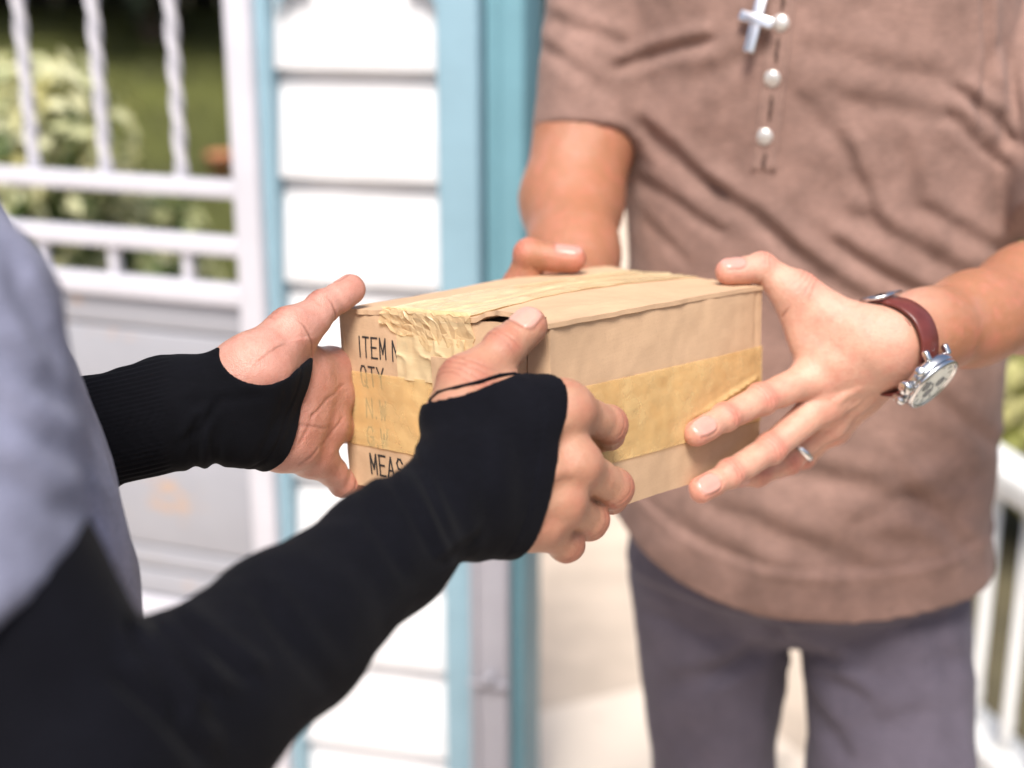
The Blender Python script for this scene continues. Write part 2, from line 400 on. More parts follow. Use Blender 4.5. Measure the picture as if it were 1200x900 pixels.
        return V + nv * disp[:, None], A

def face_pt(a, b, off): return None
# the parcel's eight corners (bottom = 'b')
BX = dict(A=P(397, 364, .904), B=P(645, 383, .80), C=P(893, 338, .984), D=P(696, 316, 1.087),
          Ab=P(411, 566, .924), Bb=P(647, 619, .820), Cb=P(889, 541, 1.004))
BX['Db'] = BX['D'] + (BX['Ab'] - BX['A'] + BX['Cb'] - BX['C']) / 2
E1, E2, E3 = nrm(BX['C'] - BX['B']), nrm(BX['A'] - BX['B']), nrm(BX['Bb'] - BX['B'])
def hid(u, v, off):   # beside the parcel's hidden left side: u along it from A, v down, off outward
    return BX['A'] + E1 * u + E3 * v + E2 * off

# courier's right hand
def mk(rows): return [np.array(P(*r[:3])) for r in rows]
def palm_normal(idx, pky, wrist, toward):
    n = nrm(np.cross(np.array(idx) - wrist, np.array(pky) - wrist)); return n if n @ toward > 0 else -n
W_DR = P(536, 578, .737)
dr_f = [
 (mk([(666, 480, .776), (713, 498, .806), (713, 508, .834), (704, 515, .852)]), [.0120, .0103, .0088, .0078], None),
 (mk([(674, 544, .773), (719, 572, .803), (717, 582, .830), (709, 587, .850)]), [.0122, .0107, .0090, .0080], None),
 (mk([(656, 588, .771), (691, 610, .799), (692, 614, .827), (684, 611, .850)]), [.0116, .0102, .0087, .0077], None),
 (mk([(632, 616, .769), (664, 638, .789), (667, 640, .812), (661, 631, .830)]), [.0104, .0091, .0078, .0070], None)]
dr_t = (mk([(537, 492, .760), (546, 450, .772), (591, 409, .783), (620, 381, .792)]), [.0150, .0135, .0112, .0104], D3(-.35, -.55, -.85))
M_DR = P(336, 742, .625)
DR = Hand(dr_f, dr_t, W_DR, .036, palm_normal(dr_f[0][0][0], dr_f[3][0][0], W_DR, D3(-.3, -.2, 1)), .0008,
          forearm=[(W_DR, .0265, (D3(.35, .2, -.9), .82)), (P(455, 644, .692), .0270, None), (M_DR, .0345, None)], thin=.0035,
          web=[(P(560, 452, .772), P(655, 472, .776), .0085, .0105), (P(555, 482, .765), P(640, 490, .772), .013, .011)])
# courier's left hand
W_DL = P(268, 476, .842)
dl_f = [
 (mk([(389, 432, .912)]) + [hid(.045, .040, .014), hid(.070, .041, .011), hid(.094, .041, .009)], [.0112, .0096, .0085, .0076], None),
 (mk([(389, 465, .909)]) + [hid(.046, .062, .014), hid(.074, .062, .011), hid(.100, .062, .009)], [.0114, .0098, .0086, .0078], None),
 (mk([(383, 500, .902)]) + [hid(.040, .086, .014), hid(.066, .086, .011), hid(.090, .086, .009)], [.0110, .0094, .0083, .0075], None),
 (mk([(366, 535, .893), (402, 566, .922), (424, 574, .944), (446, 574, .964)]), [.0104, .0086, .0076, .0068], D3(-.5, .7, .4))]
dl_t = (mk([(298, 436, .842), (341, 389, .862), (378, 360, .878), (411, 338, .893)]), [.0205, .0130, .0100, .0090], D3(-.45, -.8, .5))
DL = Hand(dl_f, dl_t, W_DL, .034, palm_normal(dl_f[0][0][0], dl_f[3][0][0], W_DL, D3(.6, 0, -.8)), .0009,
          forearm=[(W_DL, .0260, (D3(.3, -.1, -.9), .82)), (P(200, 484, .838), .0270, None), (P(100, 512, .83), .029, None)], thin=.0030,
          web=[(P(325, 408, .858), P(372, 436, .902), .010, .010), (P(330, 440, .862), P(372, 470, .895), .012, .010)])
# customer's left hand
W_ML = P(1048, 403, .975)
ml_f = [
 (mk([(955, 441, .982), (892, 468, .959), (850, 489, .937), (816, 508, .920)]), [.0120, .0102, .0090, .0083], D3(.05, -.45, -.9)),
 (mk([(967, 470, .988), (903, 526, .967), (855, 555, .945), (822, 574, .931)]), [.0120, .0103, .0090, .0083], D3(.1, -.35, -.9)),
 (mk([(969, 494, 1.006), (924, 540, 1.008), (888, 555, 1.003), (862, 559, .995)]), [.0108, .0094, .0084, .0076], D3(.2, .7, -.6)),
 (mk([(976, 500, 1.030), (942, 535, 1.052), (912, 547, 1.058), (893, 551, 1.055)]), [.0096, .0082, .0074, .0068], D3(.2, .7, -.6))]
ml_t = (mk([(1005, 390, .978), (936, 343, .984), (893, 314, .985), (854, 318, .979)]), [.0165, .0126, .0103, .0091], D3(.1, -.9, -.55))
ML = Hand(ml_f, ml_t, W_ML, .034, palm_normal(ml_f[0][0][0], ml_f[3][0][0], W_ML, D3(-.3, .2, 1)), .0009,
          forearm=[(W_ML, .0262, (D3(.3, .7, -.5), .88)), (P(1085, 389, .998), .0272, None), (P(1140, 374, 1.036), .0300, None), (P(1210, 349, 1.09), .0385, None), (P(1350, 312, 1.15), .0430, None)],
          web=[(P(942, 372, .985), P(955, 425, .984), .0080, .0095), (P(965, 380, .984), P(975, 425, .985), .012, .012), (P(925, 352, .985), P(938, 400, .985), .0085, .0070)])
# customer's right hand, mostly behind the parcel
W_MR = P(676, 352, 1.15)
mr_f = [([hid(u, .042, .034), hid(u - .010, .086, .022), hid(u - .014, .112, .014), hid(u - .014, .130, -.004)], r, None) for u, r in ((.128, [.0116, .0098, .0086, .0078]), (.149, [.0116, .0098, .0086, .0078]), (.170, [.0110, .0094, .0083, .0075]), (.190, [.0100, .0084, .0075, .0068]))]
mr_t = (mk([(648, 346, 1.095), (611, 338, 1.050), (620, 298, 1.040), (672, 303, 1.034)]), [.0165, .0125, .0112, .0098], D3(-.1, -.9, -.45))
MR = Hand([(np.array(p), r, d) for p, r, d in mr_f], mr_t, W_MR, .034, palm_normal(mr_f[0][0][0], mr_f[3][0][0], W_MR, D3(.8, 0, -.6)), .0012,
          forearm=[(W_MR, .027, None), (P(672, 300, 1.215), .0355, None), (P(670, 235, 1.28), .0425, None), (P(684, 170, 1.30), .0415, None), (P(694, 60, 1.31), .046, None)])
for nm, hd in (('DR', DR), ('DL', DL), ('ML', ML), ('MR', MR)):
    for c in hd.chains:
        L = [round(float(np.linalg.norm(c[0][i + 1] - c[0][i])) * 1000) for i in range(3)]
        print(nm, L, 'metacarpal', round(float(np.linalg.norm(c[0][0] - hd.w)) * 1000))

def build_hand(hd):
    v = hd.solid(); V, Q = v.mesh(); V = smooth_mesh(V, Q, 2); V, A = hd.finish(V, Q); return V, Q, A
def join_shells(name, shells, mat, parent):
    Vs, Qs, at, n = [], [], {k: [] for k in ('red', 'nail', 'fold', 'tan')}, 0
    for V, Q, A in shells:
        Vs.append(V); Qs.append(Q + n); n += len(V)
        for k in at: at[k].append(A[k] if A and k in A else np.zeros(len(V)))
    me = mesh_np(name, np.concatenate(Vs), np.concatenate(Qs))
    for k in at: attr(me, k, np.concatenate(at[k]))
    return link(name, me, mat, parent)

# ------------------------------------------------------------------ the two people
M = {}
M['skin_courier'] = skin('skin_courier', (.415, .222, .143), (.37, .122, .082), (.53, .30, .25), (.53, .275, .22))
M['skin_customer'] = skin('skin_customer', (.565, .318, .232), (.52, .175, .13), (.52, .275, .235), (.335, .148, .080))
M['black_knit'] = fabric('black_knit', (.0040, .0041, .0066), .9, .15, 1500, .30, .02, fine=.2)
M['brown_jersey'] = fabric('brown_jersey', (.258, .160, .133), .92, .22, 1100, .35, .08, fine=.22)
M['brown_faded'] = fabric('brown_faded', (.285, .180, .150), .92, .16, 1100, .35, .08, fine=.22)
M['grey_jersey'] = fabric('grey_jersey', (.225, .232, .325), .92, .24, 900, .4, .08, fine=.3)
M['trouser_twill'] = fabric('trouser_twill', (.104, .089, .116), .9, .12, 1300, .3, .05, fine=.15)
M['dark_twill'] = fabric('dark_twill', (.03, .032, .045), .9, .12, 1300, .3, .15)
M['hair'] = simple('hair', (.018, .013, .010), .6, bmp=.6, bscale=200)
M['shoe'] = simple('shoe', (.04, .03, .025), .5)

def seg_dist(q, a, b):          # distance from 2-D points to a segment, signed across, and the position along it
    a = np.array(a, float); b = np.array(b, float); d = b - a; L = np.hypot(*d); d /= L
    r = q - a; t = r @ d; s = r @ np.array([-d[1], d[0]]); over = np.maximum(np.maximum(-t, t - L), 0)
    return s, t / L, over
def fold_disp(V, nv, folds, facing=True):
    q, z = proj(V); out = np.zeros(len(V)); vis = np.clip(-(nv @ FWD) * 3 + .6, 0, 1)
    for a, b, w, amp in folds:       # a soft furrow with a ridge beside it
        s, t, over = seg_dist(q, a, b); s = s + 5 * vnoise(np.c_[q / 60., np.full(len(q), a[0])], 1.)
        e = np.exp(-(over / (w * 1.6)) ** 2)
        out += amp * e * vis * (-np.exp(-(s / w) ** 2) + .75 * np.exp(-((s + 1.5 * w) / (1.2 * w)) ** 2) + .35 * np.exp(-((s - 1.6 * w) / (1.3 * w)) ** 2))
    return 1.0 * out

# ---- customer in the brown shirt
YT, YAW = 1.33, R(-14)
ca, sa = math.cos(YAW), math.sin(YAW)
prof = []
for y, xl, xr, b in ((-130, 700, 1190, .105), (-40, 716, 1178, .112), (60, 722, 1176, .118), (130, 727, 1182, .120), (200, 733, 1184, .119), (300, 741, 1174, .117), (400, 739, 1165, .118), (500, 733, 1156, .121), (600, 727, 1147, .128), (680, 722, 1146, .132), (760, 720, 1146, .132)):
    L, Rr = PY(xl, y, YT), PY(xr, y, YT); hw = (Rr[0] - L[0]) / 2 * .985; a = math.sqrt(max(.01, hw ** 2 - (b * sa) ** 2)) / ca
    prof.append((L[2], (L[0] + Rr[0]) / 2, a, b))
prof.sort(); PZs, PXc, PA, PB = map(np.array, zip(*prof))
TOPX = float(np.interp(1.40, PZs, PXc))
def torso(v, grow=0., top=1.47, low=.2, k=.02):
    sl, X, Y, Z = v.all(); z = Z.ravel()
    cx, a, b = np.interp(z, PZs, PXc), np.interp(z, PZs, PA) + grow, np.interp(z, PZs, PB) + grow
    sh = np.clip((z - 1.37) / .12, 0, 1); a = a * (1 - .45 * sh ** 2); b = b * (1 - .35 * sh ** 2)
    x = X - cx[None, None, :]; y = Y - YT; xl = x * ca + y * sa; yl = -x * sa + y * ca
    ex = 2.35; k0 = ((np.abs(xl) / a) ** ex + (np.abs(yl) / b) ** ex) ** (1 / ex)
    d = ((k0 - 1) * np.minimum(a, b) * .92).astype(np.float32); d = np.maximum(d, Z - top); d = np.maximum(d, low - Z); v.put(sl, d.astype(np.float32), k); return v
def local(V): 
    x = V[:, 0] - np.interp(V[:, 2], PZs, PXc); y = V[:, 1] - YT; return x * ca + y * sa, -x * sa + y * ca
SH_R, SH_L = P(722, -70, 1.315), P(1222, -50, 1.30)
EL_R, EL_L = P(684, 170, 1.30), P(1356, 305, 1.155)
shoes_customer = []
customer = empty('person', (PXc[3], YT, 0), 'person in a brown buttoned short-sleeved shirt and grey trousers, wearing a watch', 'person')

# shirt: each sleeve is cut to length before it joins the trunk
v = Vol((.02, 1.08, .70), (.80, 1.56, 1.56), .0032)
torso(v, .004, 1.46, .70)
ax = nrm(P(688, 140, 1.297) - SH_R); axl = nrm(P(1272, 215, 1.215) - SH_L)
w = v.like(); w.cone(SH_R, P(684, 190, 1.297), .060, .0475, .02); w.cone(SH_R, (TOPX, YT, 1.475), .055, .065, .03); w.cut(P(683, 158, 1.297), nrm(ax + D3(.05, .25, 0)), .003); v.union(w, .022)
w = v.like(); w.cone(SH_L, P(1285, 255, 1.20), .066, .066, .03); w.cone(SH_L, (TOPX, YT, 1.475), .055, .065, .03); w.cut(P(1215, 222, 1.16), nrm(axl + D3(-.30, 0, .1)), .003); v.union(w, .016)
sl, X, Y, Z = v.all(); cx = np.interp(Z.ravel(), PZs, PXc)[None, None, :]
xl = (X - cx) * ca + (Y - YT) * sa; yl = -(X - cx) * sa + (Y - YT) * ca
def hem_z(xl, yl): return .803 + .052 * np.clip(-xl / .17, 0, 1) ** 2 + .020 * np.clip(xl / .17, 0, 1) ** 2 + .02 * np.clip(yl / .12, 0, 1)
v.a = np.maximum(v.a, (hem_z(xl, yl) - Z).astype(np.float32))
V, Q = v.mesh(); V = smooth_mesh(V, Q, 2); nv = vnormals(V, Q); xl, yl = local(V)
FOLDS = [((731, 76), (826, 50), 9, .0045), ((752, 150), (835, 222), 11, .0050), ((835, 222), (915, 283), 10, .0042), ((750, 212), (838, 268), 9, .0030), ((760, 262), (800, 300), 8, .0022),
 ((990, 172), (1024, 252), 10, .0035), ((1060, 180), (1080, 280), 13, .0030), ((1125, 112), (1185, 162), 8, .0050), ((1118, 140), (1172, 186), 7, .0035), ((1150, -5), (1158, 92), 6, .0055), ((1166, 60), (1150, 150), 7, .003),
 ((985, 290), (1075, 345), 11, .0050), ((1010, 262), (1120, 318), 12, .0040), ((930, 300), (1010, 352), 11, .0035), ((1090, 250), (1170, 292), 10, .0035), ((900, 268), (960, 330), 10, .002),
 ((845, 598), (1000, 662), 14, .0045), ((935, 556), (1110, 598), 16, .0045), ((1055, 560), (1130, 640), 12, .0035), ((800, 620), (880, 660), 13, .003), ((1100, 470), (1160, 520), 12, .003), ((900, 630), (1060, 640), 14, .0028), ((1010, 610), (1130, 560), 13, .003),
 ((640, 60), (700, 100), 9, .003), ((655, 20), (725, 50), 9, .003), ((1180, 60), (1200, 180), 8, .003), ((830, 90), (900, 60), 12, .0018), ((960, 60), (1090, 90), 14, .0018), ((1000, 120), (1110, 140), 12, .0018), ((930, 110), (985, 170), 12, .0016)]
dp = fold_disp(V, nv, FOLDS)
hz = V[:, 2] - hem_z(xl, yl); bandv = np.clip((.047 - hz) / .004, 0, 1)
on_torso = np.clip((1.25 - V[:, 2]) / .05, 0, 1)
dp += on_torso * (.0016 * bandv + .0022 * np.exp(-((hz - .046) / .005) ** 2) + .0009 * bandv * vnoise(V, 40.) - .0013 * np.exp(-((hz - .0535) / .004) ** 2))
q2, _ = proj(V); front = (nv @ FWD < -.25) & (V[:, 1] < YT - .05)
cxp = 894 + (206 - q2[:, 1]) * .118; pl = (q2[:, 1] < 208) * front; off = q2[:, 0] - cxp
dp += 0 * pl * (.0013 * np.clip((15 - np.abs(off)) / 3, 0, 1) + .0012 * np.exp(-((np.abs(off) - 13) / 3.0) ** 2) - .0024 * np.exp(-(off / 3.0) ** 2) * np.clip(vnoise(np.c_[q2[:, 1] / 13., off * 0, off * 0], 1.) + .45, 0, 1))
dp += .0022 * vnoise(V, 16.) + .0014 * vnoise(V, 34.) + .0006 * vnoise(V, 90.)
dp = dp * np.clip(.15 + hz / .012, .15, 1) + .004 * np.exp(-((xl - .168) / .018) ** 2) * np.clip((.035 - hz) / .03, 0, 1)
V = V + nv * dp[:, None]
shirt = link('shirt', mesh_np('shirt', V, Q), M['brown_jersey'], customer); shirt_bvh = BVHTree.FromPolygons(V.tolist(), Q.tolist())
def on_shirt(px, py):
    h = shirt_bvh.ray_cast(Vector(CAMP), Vector(nrm(P(px, py, 1) - CAMP))); return np.array(h[0]), np.array(h[1])
M['button'] = simple('button', (.62, .60, .58), .28, .55, var=.08)
M['silver'] = simple('silver', (.74, .74, .76), .24, 1.0, var=.05)
for px, py in ((915, 27), (905, 92), (896, 160)):
    p, n = on_shirt(px, py); n = n if n @ FWD < 0 else -n
    MB().lathe(p - n * .001, n, [(.0066, 0), (.0074, .0014), (.0072, .0030), (.0052, .0042), (.0018, .0050), (.0006, .0051)], 24).build('button', M['button'], shirt, smooth=True)

# placket strip with dark strips painted as the shade where it gapes open
rows = []
for i in range(64):
    py = -44 + (207 + 44) * i / 63; cx_ = 894 + (206 - py) * .118; row = []
    for j, (o, hgt) in enumerate(((-15, -.001), (-14.2, .0016), (-12.3, .0034), (-10.2, .0013), (-5, .0012), (0, .0010), (5, .0012), (10.2, .0013), (12.3, .0034), (14.2, .0016), (15, -.001))):
        p, n = on_shirt(cx_ + o, py); n = n if n @ FWD < 0 else -n
        e = 1 if i < 62 else 0; row.append(p + n * (hgt * e + .0004 * e * math.sin(i * 1.9 + j) * (j in (2, 8)) - .0012 * (1 - e)))
    rows += row
nr = 11; ix = np.arange(len(rows)).reshape(-1, nr); link('placket', mesh_np('placket', np.array(rows), np.stack([ix[:-1, :-1], ix[1:, :-1], ix[1:, 1:], ix[:-1, 1:]], -1).reshape(-1, 4)), M['brown_faded'], shirt)
M['placket_shade'] = simple('placket_shade_brown', (.075, .042, .034), .9)  # dark brown put in for the shade of the placket openings between buttons
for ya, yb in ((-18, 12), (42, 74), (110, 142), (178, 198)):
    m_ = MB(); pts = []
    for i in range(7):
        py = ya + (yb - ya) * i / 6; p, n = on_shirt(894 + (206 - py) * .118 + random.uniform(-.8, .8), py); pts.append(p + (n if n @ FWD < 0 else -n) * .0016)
    m_.tube(pts, [.0006, .0013, .0017, .0012, .0018, .0012, .0006], 6).build('placket_gap_shade', M['placket_shade'], shirt, smooth=True)
# body: fine hands and forearms, trunk, neck, head
def with_tan(VQA, fn): V, Q, A = VQA; A['tan'] = np.clip(fn(V), 0, 1); return V, Q, A
mlb = with_tan(build_hand(ML), lambda V: (proj(V)[0][:, 0] - 1058) / 55. + .15 * vnoise(V, 40.))
ml_bvh = BVHTree.FromPolygons(mlb[0].tolist(), mlb[1].tolist())
mrb = with_tan(build_hand(MR), lambda V: np.clip((V[:, 2] - 1.075) / .05, 0, 1))
v = Vol((-.02, 1.0, .0), (.85, 1.62, 1.86), .007)
torso(v, -.010, 1.40, .92); hipc = np.array([float(np.interp(.80, PZs, PXc)), YT, .80])
HR, HL = hipc + np.array([-.080, .02, 0]), hipc + np.array([.082, -.012, 0])
KR, KL = PY(838, 915, 1.34), PY(1044, 915, 1.24); FR = np.array([KR[0] - .02, KR[1] + .05, .06]); FL = np.array([KL[0] + .01, KL[1] - .02, .06])
for h_, k_, f_ in ((HR, KR, FR), (HL, KL, FL)): v.cone(h_, k_, .078, .052, .02); v.cone(k_, f_, .050, .036, .02)
for a, b in ((SH_R, EL_R), (SH_L, EL_L)): v.cone(a, b, .048, .038, .03)
NK = np.array([TOPX - .01, YT - .01, 1.47]); HD = NK + np.array([-.03, -.03, .155])
v.cone((TOPX, YT + .005, 1.38), NK + np.array([-.01, -.005, .06]), .075, .058, .03); v.ball(SH_R, .056, .03); v.ball(SH_L, .056, .03); v.cone(SH_R, (TOPX, YT, 1.45), .05, .06, .03); v.cone(SH_L, (TOPX, YT, 1.45), .05, .06, .03)
def head(v, c, fd):
    fd = nrm(fd); sd = np.cross(fd, (0, 0, 1.)); up = np.array([0, 0, 1.])
    v.ellip(c + up * .02 - fd * .01, (.096, .076, .112), (fd, sd, up), .01); v.ellip(c - up * .055 + fd * .022, (.068, .058, .062), (fd, sd, up), .03)
    v.cone(c + up * .012 + fd * .088, c - up * .030 + fd * .106, .008, .014, .012)
    for s_ in (-1, 1): v.ellip(c + sd * s_ * .078 - up * .008, (.020, .008, .032), (fd, sd, up), .006); v.cone(c + sd * s_ * .014 + up * .034 + fd * .084, c + sd * s_ * .045 + up * .032 + fd * .070, .007, .006, .01)
    v.cone(c - sd * .022 - up * .060 + fd * .084, c + sd * .022 - up * .060 + fd * .084, .006, .006, .008); v.cone(c - sd * .018 - up * .071 + fd * .083, c + sd * .018 - up * .071 + fd * .083, .007, .007, .008)
head(v, HD, (-.5, -.75, -.0)); Vb, Qb = v.mesh(); Vb = smooth_mesh(Vb, Qb, 2)
join_shells('body', [mlb, mrb, (Vb, Qb, {'tan': np.full(len(Vb), .8)})], M['skin_customer'], customer)
def hair(c, fd, parent):
    fd = nrm(fd); sd = np.cross(fd, (0, 0, 1.)); up = np.array([0, 0, 1.]); v = Vol(c - .17, c + .19, .005)
    v.ellip(c + up * .030 - fd * .018, (.104, .086, .116), (fd, sd, up), .01); w = v.like(); w.ellip(c - up * .045 + fd * .07, (.10, .12, .105), (fd, sd, up), .0); v.minus(w, .01); v.cut(c - up * .05, -up, .01)
    V, Q = v.mesh(); nv = vnormals(V, Q); V = V + nv * (.003 * vnoise(V, 120.))[:, None]; link('hair', mesh_np('hair', V, Q), M['hair'], parent)
hair(HD, (-.5, -.75, 0), customer)
def shoe_pair(feet, fd, parent):
    fd = nrm(fd)
    for f in feet:
        v = Vol(f - np.array([.2, .2, .075]), f + np.array([.2, .2, .10]), .005); f0 = np.array([f[0], f[1], .042])
        v.cone(f0 - fd * .05, f0 + fd * .10, .042, .040, .01); v.cone(f0 - fd * .04 + np.array([0, 0, .03]), f0 + fd * .03, .042, .04, .02); v.cone(f0 + fd * .10, f0 + fd * .16 - np.array([0, 0, .006]), .040, .032, .01)
        v.cut((0, 0, .004), (0, 0, -1), .003); V, Q = v.mesh(); link('shoe', mesh_np('shoe', V, Q), M['shoe'], parent)
shoe_pair((FR, FL), (-.35, -.94, 0), customer)
# trousers
v = Vol((.0, 1.02, .05), (.72, 1.62, .94), .0045)
torso(v, -.014, .90, .80); 
v.ellip(hipc + np.array([0, 0, .02]), (.152, .112, .10), ((ca, sa, 0), (-sa, ca, 0), (0, 0, 1)), .03)
KRw, KLw = .064, .079
v.cone(HR + np.array([-.004, 0, -.02]), KR, .086, KRw, .012); v.cone(KR, FR, KRw, .058, .02)
w = v.like(); w.cone(HL + np.array([.004, 0, -.02]), KL, .086, KLw, .02); w.cone(KL, FL, KLw, .062, .02); v.union(w, .006)
V, Q = v.mesh(); V = smooth_mesh(V, Q, 2); nv = vnormals(V, Q)
dp = fold_disp(V, nv, [((905, 740), (975, 772), 9, .0075), ((925, 765), (1010, 815), 10, .005), ((900, 752), (840, 790), 10, .0045), ((930, 790), (985, 880), 11, .004), ((975, 772), (1080, 752), 13, .0028), ((1020, 790), (1120, 770), 14, .0030), ((960, 800), (1030, 840), 13, .0028), ((760, 720), (820, 745), 12, .0025), ((800, 800), (900, 770), 14, .003), ((915, 740), (912, 900), 8, .0025), ((1090, 720), (1120, 830), 13, .0028), ((990, 860), (1090, 840), 14, .002)])
dp += .0018 * vnoise(V, 18.) + .0010 * vnoise(V, 45.) + .0004 * vnoise(V, 110.)
link('trousers', mesh_np('trousers', V + nv * dp[:, None], Q), M['trouser_twill'], customer)

# ---- courier in the grey t-shirt and black arm sleeves
courier = empty('person', (-.33, .68, 0), 'person in a grey t-shirt and black arm sleeves reaching in from the left', 'person')
fdc = nrm((.93, .37, 0)); sdc = np.array([-fdc[1], fdc[0], 0])
CT = [P(-212, 400, .68), P(-113, 730, .735), P(-40, 1000, .80)]
S_R, S_L = P(-140, 400, .52), P(-130, 330, .86)
SE_R = P(-95, 605, .512); EL2 = P(80, 893, .515); EL_DL = P(-20, 545, .81)
v = Vol((-.75, .18, .76), (-.03, 1.12, 1.60), .0042)
up = np.array([0, 0, 1.])
v.cone(P(-157, 525, .69), CT[0] + up * .10, .150, .105, .03, (fdc, .62)); v.cone(P(-157, 525, .69), CT[1], .160, .176, .03, (fdc, .62)); v.cone(CT[1], CT[2], .176, .180, .03, (fdc, .66))
aa = nrm(SE_R - S_R)
v.cone(S_L, CT[0] + up * .14, .062, .07, .03); v.cone(S_R, CT[0] + up * .14, .055, .07, .03)
w = v.like(); w.cone(S_R, P(-98, 700, .505), .0655, .0605, .02); w.cut(P(98, 640, .50), nrm(aa * [1, 0, 1] + D3(.34, -.05, -.05)), .003); v.union(w, .008)
w = v.like(); w.cone(S_L, P(-110, 480, .86), .066, .062, .03); w.cut(P(-112, 465, .86), nrm(EL_DL - S_L), .003); v.union(w, .01)
v.cut(P(-40, 935, .78), D3(0, 1, 0), .004)
V, Q = v.mesh(); V = smooth_mesh(V, Q, 2); nv = vnormals(V, Q)
dp = fold_disp(V, nv, [((0, 420), (70, 470), 16, .0030), ((0, 480), (80, 540), 18, .003), ((20, 330), (60, 420), 12, .004), ((0, 560), (85, 600), 16, .0022)]) + .0035 * vnoise(V, 14.) + .0018 * vnoise(V, 35.) + .0006 * vnoise(V, 90.)
link('t_shirt', mesh_np('t_shirt', V + nv * dp[:, None], Q), M['grey_jersey'], courier)

def arm_sleeve(hd, chain, hem_a, hem_b, holes, h, folds, grow=.0014, rib=None, mat='black_knit', low=-.0012, waves=None):
    lo, hi = hd.bounds(); pts = np.array([c[0] for c in chain]); lo = np.minimum(lo, pts.min(0)) - .07; hi = np.maximum(hi, pts.max(0)) + .07
    v = Vol(lo, hi, h); hd.palm(v, grow, .015)
    for f in hd.f: v.cone(f[0][0], np.array(f[0][0]) * .8 + np.array(f[0][1]) * .2, f[1][0] * .95 + grow, f[1][0] * .9 + grow, .014)
    hd.arm(v, grow, .02)
    for (a, ra), (b, rb) in zip(chain[:-1], chain[1:]): v.cone(a, b, ra + grow, rb + grow, .010)
    axis = nrm(np.mean([f[0][0] for f in hd.f], 0) - hd.w); ln = nrm(np.array(hem_b) - hem_a); n = ortho(axis, ln); p = (np.array(hem_a) + hem_b) / 2
    v.cut(p, n, .0028)
    for a, b, ra, rb in holes:
        w = v.like(); w.cone(a, b, ra, rb, 0, None, .03); v.minus(w, .0020 if ra < .03 else .010)
    V, Q = v.mesh(); V = smooth_mesh(V, Q, 2); nv = vnormals(V, Q); dist = (p - V) @ n
    dp = np.maximum(fold_disp(V, nv, folds), np.where((p - V) @ n < .17, -.0010, -.0060)) + .0007 * vnoise(V, 30.) + .0004 * vnoise(V, 80.)
    dp += .0003 * np.clip((.014 - dist) / .002, 0, 1) - .0005 * np.exp(-((dist - .0150) / .0011) ** 2)
    if waves is not None: dp += np.maximum(waves(V, nv), -.0012)
    return V + nv * dp[:, None], Q
M['black_rib'] = fabric('black_rib', (.0040, .0041, .0060), .9, .15, 1500, .30, .02, fine=.2)
for k_ in ('black_knit', 'black_rib'):
    for n_ in M[k_].node_tree.nodes:
        if n_.type == 'BSDF_PRINCIPLED': n_.inputs['Specular IOR Level'].default_value = .07
# right arm sleeve (nearest the camera)
cd = [(M_DR, .0345), (P(216, 836, .560), .0375), (EL2, .045), (SE_R, .0495), (S_R, .05)]
V, Q = arm_sleeve(DR, cd, P(650, 455, .770), P(603, 641, .764), [(P(528, 440, .762), P(618, 378, .786), .0205, .0215)], .0019,
  [((160, 742), (205, 830), 9, .0070), ((185, 742), (245, 810), 9, .0052), ((215, 735), (285, 790), 10, .0036), ((150, 800), (230, 880), 12, .004), ((300, 700), (370, 790), 13, .0020), ((450, 545), (505, 645), 8, .0016), ((475, 525), (530, 645), 7, .0013), ((560, 480), (575, 620), 12, .0010), ((425, 575), (470, 665), 9, .0012), ((500, 520), (545, 650), 10, .0010), ((520, 655), (556, 630), 6, .0012)])
near_sleeve = link('arm_sleeve', mesh_np('arm_sleeve', V, Q), M['black_knit'], courier)
# left arm sleeve
def wav(V, nv):
    q, _ = proj(V); s, t, over = seg_dist(q, (232, 520), (242, 470)); e = np.exp(-(np.hypot(q[:, 0] - 238, q[:, 1] - 525) / 26) ** 2)
    ribs = np.clip((205 - q[:, 0]) / 20, 0, 1) * np.clip((q[:, 0] - 60) / 10, 0, 1); a = nrm(P(250, 478, .84) - P(100, 512, .83)); u = ortho(D3(0, 1, 0), a)
    return .0028 * e * np.sin(q[:, 0] / 13. * math.pi) + .00045 * ribs * np.sin((V @ u) / .0026 * 2 * math.pi)
cl = [(P(200, 484, .838), .0270), (P(100, 512, .83), .029), (P(30, 532, .82), .034), (EL_DL, .040), (P(-95, 440, .85), .048)]
V, Q = arm_sleeve(DL, cl, P(358, 410, .868), P(314, 556, .856), [(P(303, 410, .828), P(352, 372, .858), .0225, .024), (P(288, 392, .868), P(345, 355, .888), .034, .030)], .00125,
  [((235, 505), (250, 480), 6, .0018), ((215, 512), (232, 490), 5, .0012), ((225, 470), (300, 462), 7, .0006), ((345, 420), (305, 545), 6, .0008)], waves=wav)
link('arm_sleeve', mesh_np('arm_sleeve', V, Q), M['black_rib'], courier)
# body
drb = build_hand(DR); hb = BVHTree.FromPolygons(drb[0].tolist(), drb[1].tolist()); pts = []
for px, py in ((505, 480), (504, 469), (513, 460), (535, 454), (560, 448), (585, 440), (603, 438), (618, 440), (632, 447)):
    h = hb.ray_cast(Vector(CAMP), Vector(nrm(P(px, py, 1) - CAMP))); 
    if h[0] is not None: pts.append(np.array(h[0]) - FWD * .0007)
MB().tube(pts, .0011, 8).build('thumb_loop', M['black_knit'], near_sleeve, smooth=True); V, Q, A = build_hand(DL)
q, z = proj(V); nvd = vnormals(V, Q); fac = np.clip(-(nvd @ FWD) * 2, 0, 1)
palm_zone = fac * np.clip((np.hypot(q[:, 0] - 370, q[:, 1] - 490) < 95).astype(float), 0, 1)
A['red'] = np.clip(A['red'] + .45 * palm_zone * (.6 + .5 * vnoise(V, 70.)), 0, 1)
A['tan'] = .9 * fac
